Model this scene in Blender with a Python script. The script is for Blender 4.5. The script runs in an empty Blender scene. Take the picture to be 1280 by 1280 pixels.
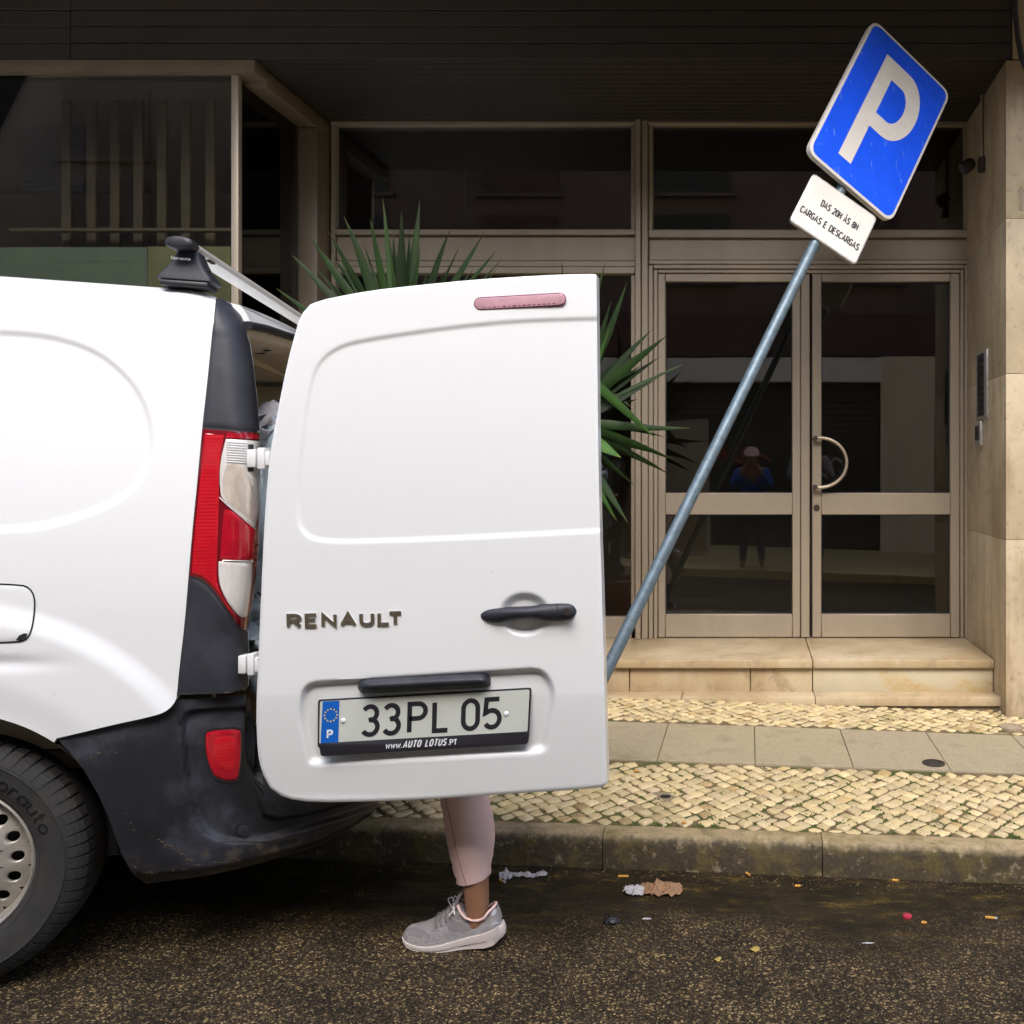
import bpy, bmesh, math, random
import numpy as np
from mathutils import Vector, Matrix
from mathutils.bvhtree import BVHTree
S = bpy.context.scene
C = S.collection
random.seed(7)
rng = np.random.default_rng(5)

# ------------------------------------------------------------------ camera, sky, sun, exposure
F, PX, PY, H = 1150.0, 935.0, 588.0, 1.31      # focal length and principal point in pixels of the 1280 picture, eye height
cam = bpy.data.cameras.new('camera'); camo = bpy.data.objects.new('camera', cam); C.objects.link(camo)
camo.location = (0, 0, H); camo.rotation_euler = (math.pi/2, 0, 0)
cam.sensor_width = 36; cam.lens = F/1280*36
cam.shift_x = -(PX-640)/1280; cam.shift_y = -(640-PY)/1280
cam.clip_start = 0.05; cam.clip_end = 500
S.camera = camo
SUN_EL, SUN_AZ = math.radians(49), math.radians(174)     # azimuth measured from +Y clockwise: behind the camera, to the left
w = bpy.data.worlds.new('World'); S.world = w; w.use_nodes = True
nt = w.node_tree; nt.nodes.clear()
sky = nt.nodes.new('ShaderNodeTexSky'); sky.sky_type = 'NISHITA'; sky.sun_disc = False
sky.sun_elevation = SUN_EL; sky.sun_rotation = SUN_AZ; sky.air_density = 1.0; sky.dust_density = 3.0; sky.ozone_density = 1.0
bg = nt.nodes.new('ShaderNodeBackground'); bg.inputs[1].default_value = 0.15
wo = nt.nodes.new('ShaderNodeOutputWorld')
nt.links.new(sky.outputs[0], bg.inputs[0]); nt.links.new(bg.outputs[0], wo.inputs[0])
sun = bpy.data.lights.new('sun', 'SUN'); suno = bpy.data.objects.new('sun', sun); C.objects.link(suno)
sun.energy = 1.5; sun.angle = math.radians(45); sun.color = (1, .975, .95)
sd = Vector((math.sin(SUN_AZ)*math.cos(SUN_EL), math.cos(SUN_AZ)*math.cos(SUN_EL), math.sin(SUN_EL)))
suno.rotation_euler = sd.to_track_quat('Z', 'Y').to_euler(); suno.location = (0, 0, 20)
S.view_settings.view_transform = 'Standard'; S.view_settings.look = 'None'
S.view_settings.gamma = 1; S.view_settings.use_curve_mapping = False
S.view_settings.exposure = 1.40

# ------------------------------------------------------------------ materials
def mat(name, col, rough=.6, metal=0, var=0, vscale=8, bump=0, bscale=60, coat=0, spec=.5, col2=None, tone=False, stretch=None, detail=6):
    m = bpy.data.materials.new(name); m.use_nodes = True
    n = m.node_tree.nodes; L = m.node_tree.links; p = n['Principled BSDF']
    p.inputs['Base Color'].default_value = (*col, 1); p.inputs['Roughness'].default_value = rough
    p.inputs['Metallic'].default_value = metal; p.inputs['Coat Weight'].default_value = coat
    p.inputs['Coat Roughness'].default_value = .05; p.inputs['Specular IOR Level'].default_value = spec
    g = n.new('ShaderNodeNewGeometry'); pos = g.outputs['Position']
    if stretch:
        mp = n.new('ShaderNodeMapping'); mp.inputs['Scale'].default_value = stretch; L.new(pos, mp.inputs[0]); pos = mp.outputs[0]
    m['pos'] = 1
    cur = None
    if var or col2:
        t = n.new('ShaderNodeTexNoise'); t.inputs['Scale'].default_value = vscale; t.inputs['Detail'].default_value = detail
        t.inputs['Roughness'].default_value = .65; L.new(pos, t.inputs['Vector'])
        r = n.new('ShaderNodeValToRGB'); r.color_ramp.elements[0].position = .34; r.color_ramp.elements[1].position = .68
        c2 = col2 if col2 else tuple(c*(1-var) for c in col)
        r.color_ramp.elements[0].color = (*c2, 1); r.color_ramp.elements[1].color = (*(col if col2 else tuple(min(1, c*(1+var*.6)) for c in col)), 1)
        L.new(t.outputs['Fac'], r.inputs[0]); cur = r.outputs[0]
        mr = n.new('ShaderNodeMapRange'); mr.inputs[3].default_value = rough*1.15; mr.inputs[4].default_value = rough*.9
        L.new(t.outputs['Fac'], mr.inputs[0]); L.new(mr.outputs[0], p.inputs['Roughness'])
    if tone:
        a = n.new('ShaderNodeAttribute'); a.attribute_name = 'tone'
        mx = n.new('ShaderNodeMix'); mx.data_type = 'RGBA'; mx.blend_type = 'MULTIPLY'; mx.inputs[0].default_value = 1
        if cur: L.new(cur, mx.inputs[6])
        else: mx.inputs[6].default_value = (*col, 1)
        L.new(a.outputs['Color'], mx.inputs[7]); cur = mx.outputs[2]
    if cur: L.new(cur, p.inputs['Base Color'])
    if bump:
        t2 = n.new('ShaderNodeTexNoise'); t2.inputs['Scale'].default_value = bscale; t2.inputs['Detail'].default_value = 8
        L.new(pos, t2.inputs['Vector'])
        b = n.new('ShaderNodeBump'); b.inputs['Strength'].default_value = bump; b.inputs['Distance'].default_value = .01
        L.new(t2.outputs['Fac'], b.inputs['Height']); L.new(b.outputs[0], p.inputs['Normal'])
    return m
def nodes(m): return m.node_tree.nodes, m.node_tree.links, m.node_tree.nodes['Principled BSDF']
def overlay(m, col, scale, lo, hi, zlo=None, zhi=None, rough=None, amount=1, stretch=None):
    """a second material colour (dirt, stain, moss) over the first where noise (and a height range) say so"""
    n, L, p = nodes(m)
    g = n.new('ShaderNodeNewGeometry'); t = n.new('ShaderNodeTexNoise'); t.inputs['Scale'].default_value = scale; t.inputs['Detail'].default_value = 7
    t.inputs['Roughness'].default_value = .7
    if stretch:
        mp = n.new('ShaderNodeMapping'); mp.inputs['Scale'].default_value = stretch; L.new(g.outputs['Position'], mp.inputs[0]); L.new(mp.outputs[0], t.inputs['Vector'])
    else: L.new(g.outputs['Position'], t.inputs['Vector'])
    f = t.outputs['Fac']
    if zlo is not None:
        s = n.new('ShaderNodeSeparateXYZ'); L.new(g.outputs['Position'], s.inputs[0])
        mx_ = n.new('ShaderNodeMath'); mx_.operation = 'MULTIPLY_ADD'; mx_.inputs[1].default_value = .035; L.new(s.outputs['X'], mx_.inputs[0]); L.new(s.outputs['Z'], mx_.inputs[2])
        mr = n.new('ShaderNodeMapRange'); mr.inputs[1].default_value = zlo; mr.inputs[2].default_value = zhi; mr.inputs[3].default_value = .28; mr.inputs[4].default_value = -.28
        L.new(mx_.outputs[0], mr.inputs[0]); ad = n.new('ShaderNodeMath'); L.new(f, ad.inputs[0]); L.new(mr.outputs[0], ad.inputs[1]); f = ad.outputs[0]
    r = n.new('ShaderNodeMapRange'); r.interpolation_type = 'SMOOTHSTEP'; r.inputs[1].default_value = lo; r.inputs[2].default_value = hi; r.inputs[4].default_value = amount; L.new(f, r.inputs[0])
    mx = n.new('ShaderNodeMix'); mx.data_type = 'RGBA'; L.new(r.outputs[0], mx.inputs[0])
    src = p.inputs['Base Color']
    if src.is_linked: L.new(src.links[0].from_socket, mx.inputs[6])
    else: mx.inputs[6].default_value = src.default_value
    mx.inputs[7].default_value = (*col, 1); L.new(mx.outputs[2], src)
    if rough is not None:
        m2 = n.new('ShaderNodeMix'); L.new(r.outputs[0], m2.inputs[0]); q = p.inputs['Roughness']
        if q.is_linked: L.new(q.links[0].from_socket, m2.inputs[2])
        else: m2.inputs[2].default_value = q.default_value
        m2.inputs[3].default_value = rough; L.new(m2.outputs[0], q)
    return m
def glassmat(name, tint, refl=1.0):
    m = bpy.data.materials.new(name); m.use_nodes = True; n = m.node_tree.nodes; L = m.node_tree.links; n.clear()
    o = n.new('ShaderNodeOutputMaterial'); mx = n.new('ShaderNodeMixShader'); fr = n.new('ShaderNodeFresnel'); fr.inputs[0].default_value = 1.5
    mu = n.new('ShaderNodeMath'); mu.operation = 'MULTIPLY'; mu.inputs[1].default_value = refl
    tr = n.new('ShaderNodeBsdfTransparent'); tr.inputs[0].default_value = (*tint, 1); gl = n.new('ShaderNodeBsdfGlossy'); gl.inputs['Roughness'].default_value = .005
    ge = n.new('ShaderNodeNewGeometry'); no = n.new('ShaderNodeTexNoise'); no.inputs['Scale'].default_value = 1.3; L.new(ge.outputs['Position'], no.inputs['Vector'])
    bu = n.new('ShaderNodeBump'); bu.inputs['Strength'].default_value = .02; bu.inputs['Distance'].default_value = .02; L.new(no.outputs['Fac'], bu.inputs['Height']); L.new(bu.outputs[0], gl.inputs['Normal'])
    L.new(fr.outputs[0], mu.inputs[0]); L.new(mu.outputs[0], mx.inputs[0]); L.new(tr.outputs[0], mx.inputs[1]); L.new(gl.outputs[0], mx.inputs[2]); L.new(mx.outputs[0], o.inputs[0])
    return m
M = {}
M['paint'] = mat('white_car_paint', (.80, .815, .83), .28, coat=.6, var=.015, vscale=3)
overlay(M['paint'], (.52, .475, .41), 3.5, .45, .95, .18, .62, amount=.5)
M['inner_paint'] = mat('bare_inner_panel', (.52, .46, .36), .5, var=.15, vscale=10)
M['trim'] = mat('black_plastic_trim', (.022, .024, .034), .50, var=.25, vscale=14, bump=.10, bscale=900)
overlay(M['trim'], (.050, .054, .068), 5, .48, .75, amount=.7)
M['bumper'] = mat('black_bumper_plastic', (.013, .013, .018), .48, var=.3, vscale=10, bump=.12, bscale=700)
overlay(M['bumper'], (.085, .06, .03), 22, .56, .72, .17, .50, rough=.85, amount=.75)
overlay(M['bumper'], (.058, .065, .085), 5, .47, .72, rough=.6, amount=.7)
overlay(M['bumper'], (.15, .12, .08), 60, .68, .74, amount=.5, stretch=(1, 1, 4))
M['rubber'] = mat('rubber_seal', (.022, .024, .03), .45)
M['tyre'] = mat('tyre_rubber', (.028, .027, .027), .8, var=.25, vscale=14, bump=.2, bscale=300)
overlay(M['tyre'], (.075, .06, .042), 9, .5, .75, amount=.5)
M['tyre_mark'] = mat('tyre_lettering', (.010, .010, .010), .5)
M['steel'] = mat('steel_wheel', (.50, .47, .42), .45, metal=.55, var=.2, vscale=20)
M['dark'] = mat('dark_void', (.01, .01, .01), .9)
M['chrome'] = mat('worn_chrome', (.48, .46, .46), .25, metal=1, var=.12, vscale=40)
M['alu'] = mat('roof_bar_aluminium', (.74, .73, .70), .38, metal=.35, var=.06, vscale=10)
M['plate'] = mat('plate_white', (.56, .59, .54), .35, var=.05, vscale=12, coat=.3)
M['plate_blue'] = mat('plate_blue', (.005, .11, .48), .4)
M['ink'] = mat('black_ink', (.016, .015, .022), .5)
M['ink2'] = mat('black_sign_ink', (.03, .03, .035), .5)
M['whiteprint'] = mat('white_print', (.78, .8, .82), .5)
M['yellow'] = mat('yellow_print', (.7, .55, .08), .5)
M['signblue'] = mat('reflective_sign_blue', (.001, .088, .92), .5, var=.10, vscale=9, coat=.05, spec=.25)
overlay(M['signblue'], (.20, .33, .80), 34, .60, .66, stretch=(1, 1, .35), amount=.5)
M['signwhite'] = mat('reflective_sign_white', (.72, .685, .64), .45, var=.06, vscale=15)
overlay(M['signwhite'], (.42, .35, .28), 34, .60, .68, amount=.6)
M['signmetal'] = mat('sign_edge_metal', (.48, .46, .44), .45, metal=.5, var=.25, vscale=30)
M['pole'] = mat('galvanised_pole', (.125, .175, .215), .45, metal=.35, var=.28, vscale=35, bump=.1, bscale=250)
overlay(M['pole'], (.38, .42, .45), 45, .66, .74, amount=.7)
M['frame'] = mat('champagne_aluminium', (.375, .315, .24), .42, metal=.35, var=.08, vscale=5, stretch=(1, 1, .2))
M['glass'] = glassmat('window_glass', (.70, .70, .68), 2.5)
M['shopglass'] = glassmat('shop_glass', (.86, .88, .86), 1.2)
M['marble'] = mat('beige_marble', (.50, .405, .265), .30, var=.12, vscale=3, bump=.04, bscale=60)
overlay(M['marble'], (.34, .235, .12), 2.6, .42, .62, amount=.6, stretch=(1, 1, .4))
overlay(M['marble'], (.22, .17, .10), 12, .52, .66, amount=.5)
M['wallstone'] = mat('stone_cladding', (.54, .44, .295), .55, var=.2, vscale=2.5, bump=.12, bscale=90)
overlay(M['wallstone'], (.27, .185, .09), 3.6, .42, .62, amount=.6, stretch=(1, 1, .22))
overlay(M['wallstone'], (.20, .14, .08), 8, .52, .72, .0, .7, amount=.6, stretch=(1, 1, .3))
overlay(M['wallstone'], (.22, .17, .11), 16, .54, .66, amount=.45)
M['darkstone'] = mat('weathered_stone', (.30, .24, .17), .6, var=.2, vscale=6, bump=.1, bscale=90)
M['whitemarble'] = mat('yellowed_white_marble', (.50, .44, .31), .35, var=.06, vscale=4)
overlay(M['whitemarble'], (.45, .30, .09), 3.5, .48, .68, amount=.8, stretch=(1, 1, 2))
M['marble_shaded'] = mat('beige_marble_shaded', (.16, .122, .082), .4, var=.15, vscale=5)  # same marble as the steps, darker: upper-left shade put into its colour
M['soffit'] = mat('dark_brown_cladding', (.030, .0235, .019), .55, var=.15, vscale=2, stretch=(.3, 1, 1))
M['wallpaint'] = mat('plain_render', (.42, .36, .29), .8, var=.12, vscale=3)
M['inside'] = mat('dark_interior', (.30, .26, .22), .8)
M['cobble'] = mat('limestone_cobble', (.62, .50, .30), .5, var=.18, vscale=30, bump=.22, bscale=70, tone=True)
overlay(M['cobble'], (.34, .25, .13), 30, .50, .64, amount=.55)
M['bed'] = mat('cobble_bedding', (.15, .105, .052), .9, var=.3, vscale=30, bump=.6, bscale=90)
overlay(M['bed'], (.050, .068, .010), 6.0, .47, .58, amount=.9)
M['slab'] = mat('concrete_slab', (.36, .31, .21), .62, var=.10, vscale=5, bump=.15, bscale=200, tone=True)
overlay(M['slab'], (.17, .14, .09), 110, .50, .62, amount=.55)
overlay(M['slab'], (.19, .155, .10), 5, .50, .64, amount=.55)
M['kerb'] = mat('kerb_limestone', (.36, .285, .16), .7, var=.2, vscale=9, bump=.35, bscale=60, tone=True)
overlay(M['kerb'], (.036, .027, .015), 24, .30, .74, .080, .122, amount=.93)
overlay(M['kerb'], (.13, .10, .025), 8, .47, .62, amount=.6)
overlay(M['kerb'], (.42, .34, .21), 26, .56, .66, amount=.45)
M['debris'] = mat('gutter_debris', (.16, .10, .045), .9, var=.6, vscale=150)
M['moss'] = mat('moss', (.06, .10, .012), .95, var=.4, vscale=200, bump=1, bscale=300)
M['iron'] = mat('cast_iron', (.06, .05, .042), .6, metal=.5, var=.3, vscale=60)
M['leaf'] = mat('yucca_leaf', (.024, .058, .014), .5, var=.3, vscale=8, tone=True, spec=.2)
M['bark'] = mat('yucca_bark', (.10, .075, .05), .9, var=.3, vscale=30, bump=.8, bscale=80)
M['terracotta'] = mat('terracotta', (.26, .12, .07), .85, var=.2, vscale=10)
M['skin'] = mat('skin', (.30, .15, .085), .5, var=.08, vscale=25)
nodes(M['skin'])[2].inputs['Subsurface Weight'].default_value = .08
M['pink'] = mat('pink_leggings', (.84, .59, .56), .75, var=.06, vscale=18, bump=.06, bscale=900)
M['seam'] = mat('pink_seam', (.42, .23, .22), .8)
M['grey_cloth'] = mat('grey_top', (.30, .29, .31), .85, var=.1)
M['hair'] = mat('dark_hair', (.03, .02, .015), .5)
M['shoe'] = mat('grey_shoe_mesh', (.35, .33, .335), .8, var=.16, vscale=40, bump=.7, bscale=420)
M['shoe_dark'] = mat('grey_shoe_overlay', (.20, .185, .19), .6, var=.1, vscale=30)
M['shoe_light'] = mat('pale_shoe_heel', (.42, .43, .48), .4)
M['sole'] = mat('white_foam_sole', (.62, .55, .52), .6, var=.06, vscale=20)
M['red'] = mat('red_lens', (.50, .008, .018), .12, coat=1, var=.1, vscale=20)
M['red2'] = mat('deep_red_lens', (.42, .006, .02), .10, coat=1, var=.25, vscale=25)
M['reddark'] = mat('lamp_rim_red', (.16, .005, .012), .15, coat=1)
M['clear'] = mat('clear_lamp_lens', (.80, .78, .75), .14, metal=.15, coat=1, var=.22, vscale=16, stretch=(1, 1, .35))
M['pinklens'] = mat('faded_pink_lens', (.55, .32, .37), .2, coat=.8, var=.12, vscale=30)
M['cardboard'] = mat('cardboard', (.46, .32, .17), .8, var=.08)
M['plastic_bag'] = mat('pale_blue_sheet', (.42, .50, .54), .35, var=.15, vscale=12)
M['cup'] = mat('brown_shelf', (.13, .09, .06), .7, var=.2)
M['tissue'] = mat('white_tissue', (.42, .40, .41), .9, var=.15, vscale=60)
M['paperbag'] = mat('brown_paper', (.29, .165, .09), .8, var=.25, vscale=60)
M['orange'] = mat('orange_filter', (.55, .27, .05), .8, var=.15, vscale=200)
M['redcap'] = mat('red_cap', (.40, .03, .06), .4)
M['greenfilm'] = mat('green_frosted_film', (.19, .25, .185), .6, var=.1)
M['yellowboard'] = mat('yellow_green_board', (.27, .26, .13), .8, var=.08)
M['slat'] = mat('beige_slat', (.15, .115, .07), .7, var=.1)
M['bluecloth'] = mat('blue_jacket', (.02, .09, .35), .8)
M['jeans'] = mat('dark_jeans', (.03, .04, .07), .85)
M['shutter'] = mat('dark_green_shutter', (.035, .04, .035), .6, var=.2, vscale=4)
M['fasciared'] = mat('dark_red_fascia', (.075, .04, .034), .6, var=.2)
M['oppwall'] = mat('dark_render', (.15, .11, .09), .8, var=.2, vscale=2)
M['pier'] = mat('pale_pier_stone', (.74, .66, .52), .6, var=.12, vscale=4)
M['awning'] = mat('grey_white_box', (.78, .78, .76), .6, var=.1)
M['graffiti'] = mat('pale_spray_paint', (.5, .5, .48), .7)
M['graffiti_red'] = mat('red_spray_paint', (.45, .08, .05), .7)
# red lens ribs as fine relief
n_, L_, p_ = nodes(M['red'])
g_ = n_.new('ShaderNodeNewGeometry'); wv = n_.new('ShaderNodeTexWave'); wv.bands_direction = 'Z'; wv.inputs['Scale'].default_value = 36; L_.new(g_.outputs['Position'], wv.inputs['Vector'])
b_ = n_.new('ShaderNodeBump'); b_.inputs['Strength'].default_value = .10; b_.inputs['Distance'].default_value = .004; L_.new(wv.outputs['Fac'], b_.inputs['Height']); L_.new(b_.outputs[0], p_.inputs['Normal'])
# asphalt
A = bpy.data.materials.new('asphalt'); A.use_nodes = True; M['asphalt'] = A
n_, L_, p_ = nodes(A)
p_.inputs['Specular IOR Level'].default_value = .3
g_ = n_.new('ShaderNodeNewGeometry')
def vor(scale, seed):
    v = n_.new('ShaderNodeTexVoronoi'); v.inputs['Scale'].default_value = scale
    mp = n_.new('ShaderNodeMapping'); mp.inputs['Location'].default_value = (seed, seed*2, 0); L_.new(g_.outputs['Position'], mp.inputs[0]); L_.new(mp.outputs[0], v.inputs['Vector']); return v
v1 = vor(205, 0)
sc = n_.new('ShaderNodeSeparateColor'); L_.new(v1.outputs['Color'], sc.inputs[0])
r1 = n_.new('ShaderNodeValToRGB'); e = r1.color_ramp.elements
e[0].position = 0; e[0].color = (.012, .0085, .005, 1); e[1].position = 1; e[1].color = (.33, .235, .11, 1)
for ps_, c_ in ((.35, (.022, .015, .0072, 1)), (.62, (.044, .030, .0145, 1)), (.86, (.085, .059, .027, 1))):
    q = e.new(ps_); q.color = c_
L_.new(sc.outputs[0], r1.inputs[0])
nz = n_.new('ShaderNodeTexNoise'); nz.inputs['Scale'].default_value = 2.2; nz.inputs['Detail'].default_value = 8; L_.new(g_.outputs['Position'], nz.inputs['Vector'])
sx = n_.new('ShaderNodeSeparateXYZ'); L_.new(g_.outputs['Position'], sx.inputs[0])
# damp silt band along the kerb: darker, smoother, ochre
mr = n_.new('ShaderNodeMapRange'); mr.inputs[1].default_value = 2.35; mr.inputs[2].default_value = 2.85; mr.inputs[3].default_value = -.30; mr.inputs[4].default_value = .32; L_.new(sx.outputs['Y'], mr.inputs[0])
ad = n_.new('ShaderNodeMath'); L_.new(nz.outputs['Fac'], ad.inputs[0]); L_.new(mr.outputs[0], ad.inputs[1])
st = n_.new('ShaderNodeMapRange'); st.interpolation_type = 'SMOOTHSTEP'; st.inputs[1].default_value = .30; st.inputs[2].default_value = .78; L_.new(ad.outputs[0], st.inputs[0])
nz2 = n_.new('ShaderNodeTexNoise'); nz2.inputs['Scale'].default_value = 16; nz2.inputs['Detail'].default_value = 9; nz2.inputs['Roughness'].default_value = .75
mp2 = n_.new('ShaderNodeMapping'); mp2.inputs['Scale'].default_value = (.55, 1.6, 1); L_.new(g_.outputs['Position'], mp2.inputs[0]); L_.new(mp2.outputs[0], nz2.inputs['Vector'])
r2 = n_.new('ShaderNodeValToRGB'); e = r2.color_ramp.elements; e[0].position = .42; e[0].color = (.013, .0095, .005, 1); e[1].position = .74; e[1].color = (.17, .11, .02, 1)
q = e.new(.56); q.color = (.030, .021, .0075, 1)
L_.new(nz2.outputs['Fac'], r2.inputs[0])
mx = n_.new('ShaderNodeMix'); mx.data_type = 'RGBA'; L_.new(st.outputs[0], mx.inputs[0]); L_.new(r1.outputs[0], mx.inputs[6]); L_.new(r2.outputs[0], mx.inputs[7]); nz3 = n_.new('ShaderNodeTexNoise'); nz3.inputs['Scale'].default_value = 7; nz3.inputs['Detail'].default_value = 6; L_.new(g_.outputs['Position'], nz3.inputs['Vector'])
mr3 = n_.new('ShaderNodeMapRange'); mr3.inputs[1].default_value = .35; mr3.inputs[2].default_value = .65; mr3.inputs[3].default_value = .62; mr3.inputs[4].default_value = 1.25; L_.new(nz3.outputs['Fac'], mr3.inputs[0])
cb3 = n_.new('ShaderNodeCombineColor'); [L_.new(mr3.outputs[0], cb3.inputs[i_]) for i_ in range(3)]
mx3 = n_.new('ShaderNodeMix'); mx3.data_type = 'RGBA'; mx3.blend_type = 'MULTIPLY'; mx3.inputs[0].default_value = 1; L_.new(mx.outputs[2], mx3.inputs[6]); L_.new(cb3.outputs[0], mx3.inputs[7]); L_.new(mx3.outputs[2], p_.inputs['Base Color'])
rr = n_.new('ShaderNodeMapRange'); rr.inputs[3].default_value = .72; rr.inputs[4].default_value = .42; L_.new(st.outputs[0], rr.inputs[0]); L_.new(rr.outputs[0], p_.inputs['Roughness'])
b1 = n_.new('ShaderNodeBump'); b1.inputs['Strength'].default_value = .6; b1.inputs['Distance'].default_value = .006; b1.invert = True; L_.new(v1.outputs['Distance'], b1.inputs['Height'])
b2 = n_.new('ShaderNodeBump'); b2.inputs['Strength'].default_value = .5; b2.inputs['Distance'].default_value = .006; L_.new(nz2.outputs['Fac'], b2.inputs['Height']); L_.new(b1.outputs[0], b2.inputs['Normal']); L_.new(b2.outputs[0], p_.inputs['Normal'])

# ------------------------------------------------------------------ object helpers
WO = {}          # world origin of every object made here
def root(name, loc, label, cat, group=None, kind=None):
    o = bpy.data.objects.new(name, None); o.empty_display_size = .1; C.objects.link(o); o.location = loc; WO[o.name] = Vector(loc)
    tag(o, label, cat, group, kind); return o
def tag(o, label=None, cat=None, group=None, kind=None):
    if label: o['label'] = label
    if cat: o['category'] = cat
    if group: o['group'] = group
    if kind: o['kind'] = kind
    return o
def mk(name, verts, faces, m, parent=None, smooth=False, slope=False, tone=None, kind=None, label=None):
    v = np.array(verts, float).reshape(-1, 3)
    if slope: v = v.copy(); v[:, 2] -= .035*v[:, 0]
    c = (v.min(0)+v.max(0))/2; c[2] = v[:, 2].min()
    me = bpy.data.meshes.new(name); me.from_pydata((v-c).tolist(), [], [list(map(int, f)) for f in faces]); me.update()
    if smooth:
        me.polygons.foreach_set('use_smooth', [True]*len(me.polygons))
        if smooth != 'all': me.set_sharp_from_angle(angle=math.radians(40))
    if tone is not None:
        t = np.array(tone, float)
        if t.ndim == 1: t = np.tile(np.append(t, 1)[None], (len(v), 1)) if len(t) == 3 else np.stack([t, t, t, np.ones_like(t)], 1)
        elif t.shape[1] == 3: t = np.hstack([t, np.ones((len(t), 1))])
        a = me.color_attributes.new('tone', 'FLOAT_COLOR', 'POINT'); a.data.foreach_set('color', t.ravel().tolist())
    me.materials.append(m)
    o = bpy.data.objects.new(name, me); C.objects.link(o); WO[o.name] = Vector(c)
    if parent: o.parent = parent; o.location = Vector(c)-WO[parent.name]
    else: o.location = c
    if kind: o['kind'] = kind
    if label: o['label'] = label
    return o
def bevel_mesh(verts, faces, r, seg=2):
    bm = bmesh.new(); vs = [bm.verts.new(p) for p in verts]
    for f in faces: bm.faces.new([vs[i] for i in f])
    bm.normal_update(); bmesh.ops.bevel(bm, geom=bm.edges[:], offset=r, segments=seg, profile=.5, affect='EDGES', clamp_overlap=True)
    bm.verts.ensure_lookup_table(); bm.verts.index_update()
    out = [tuple(v.co) for v in bm.verts], [[v.index for v in f.verts] for f in bm.faces]; bm.free(); return out
BF = [(0, 1, 2, 3), (7, 6, 5, 4), (4, 5, 1, 0), (5, 6, 2, 1), (6, 7, 3, 2), (7, 4, 0, 3)]
def boxv(x0, x1, y0, y1, z0, z1):
    return [(x0, y0, z1), (x1, y0, z1), (x1, y1, z1), (x0, y1, z1), (x0, y0, z0), (x1, y0, z0), (x1, y1, z0), (x0, y1, z0)]
def box(name, x0, x1, y0, y1, z0, z1, m, parent=None, bev=0, **k):
    v, f = boxv(x0, x1, y0, y1, z0, z1), BF
    if bev: v, f = bevel_mesh(v, f, bev, k.pop('seg', 2))
    else: k.pop('seg', None)
    return mk(name, v, f, m, parent, smooth=bool(bev), **k)
def frame_of(d):
    d = Vector(d).normalized(); a = Vector((0, 0, 1)) if abs(d.z) < .9 else Vector((1, 0, 0))
    s = d.cross(a).normalized(); return s, d.cross(s).normalized() * -1
def tubev(pts, r, n=12, cap=True):
    pts = [Vector(p) for p in pts]; R = r if hasattr(r, '__len__') else [r]*len(pts); V = []; Fc = []
    s = None
    for i, p in enumerate(pts):
        d = (pts[min(i+1, len(pts)-1)]-pts[max(i-1, 0)]).normalized()
        if s is None: s, _ = frame_of(d)
        s = (s-d*s.dot(d)).normalized(); t = d.cross(s)
        for k in range(n):
            a = 2*math.pi*k/n; V.append(tuple(p+(s*math.cos(a)+t*math.sin(a))*R[i]))
    for i in range(len(pts)-1):
        for k in range(n):
            k2 = (k+1) % n; Fc.append((i*n+k, i*n+k2, (i+1)*n+k2, (i+1)*n+k))
    if cap: Fc.append(tuple(range(n-1, -1, -1))); Fc.append(tuple((len(pts)-1)*n+k for k in range(n)))
    return V, Fc
def tube(name, pts, r, m, parent=None, n=12, **k):
    v, f = tubev(pts, r, n); return mk(name, v, f, m, parent, smooth=True, **k)
def lathev(prof, c, axis, n=32, closed=False):
    """prof: list of (radius, offset along axis)"""
    s, t = frame_of(axis); ax = Vector(axis).normalized(); c = Vector(c); V = []; Fc = []
    for r, h in prof:
        for k in range(n):
            a = 2*math.pi*k/n; V.append(tuple(c+ax*h+(s*math.cos(a)+t*math.sin(a))*r))
    for i in range(len(prof)-1):
        for k in range(n):
            k2 = (k+1) % n; Fc.append((i*n+k, i*n+k2, (i+1)*n+k2, (i+1)*n+k))
    return V, Fc
def lathe(name, prof, c, axis, m, parent=None, n=32, **k):
    v, f = lathev(prof, c, axis, n); return mk(name, v, f, m, parent, smooth=True, **k)
def merge(parts):
    V = []; Fc = []
    for v, f in parts:
        o = len(V); V += [tuple(x) for x in v]; Fc += [tuple(i+o for i in q) for q in f]
    return V, Fc
def gridmesh(P, skirt=None):
    """P: (nv,nu,3) array -> verts, faces; skirt vector (or array) adds a turned-in rim so a sheet has thickness"""
    nv, nu = P.shape[:2]; V = P.reshape(-1, 3); I = np.arange(nv*nu).reshape(nv, nu)
    Fc = np.stack([I[:-1, :-1], I[1:, :-1], I[1:, 1:], I[:-1, 1:]], -1).reshape(-1, 4).tolist()
    if skirt is not None:
        ring = list(I[0, :])+list(I[1:, -1])+list(I[-1, -2::-1])+list(I[-2:0:-1, 0])
        rv = V[ring]+np.array(skirt); o = len(V); V = np.vstack([V, rv]); k = len(ring)
        for i in range(k):
            j = (i+1) % k; Fc.append([ring[i], ring[j], o+j, o+i])
    return V, Fc
def resample(pts, n):
    p = np.array(pts, float); d = np.r_[0, np.cumsum(np.linalg.norm(np.diff(p, axis=0), axis=1))]; t = np.linspace(0, d[-1], n)
    return np.stack([np.interp(t, d, p[:, i]) for i in range(p.shape[1])], 1)
def smooth_pl(pts, it=2):
    p = np.array(pts, float)
    for _ in range(it):
        q = [p[0]]
        for a, b in zip(p[:-1], p[1:]): q += [a*.75+b*.25, a*.25+b*.75]
        q.append(p[-1]); p = np.array(q)
    return p
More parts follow.
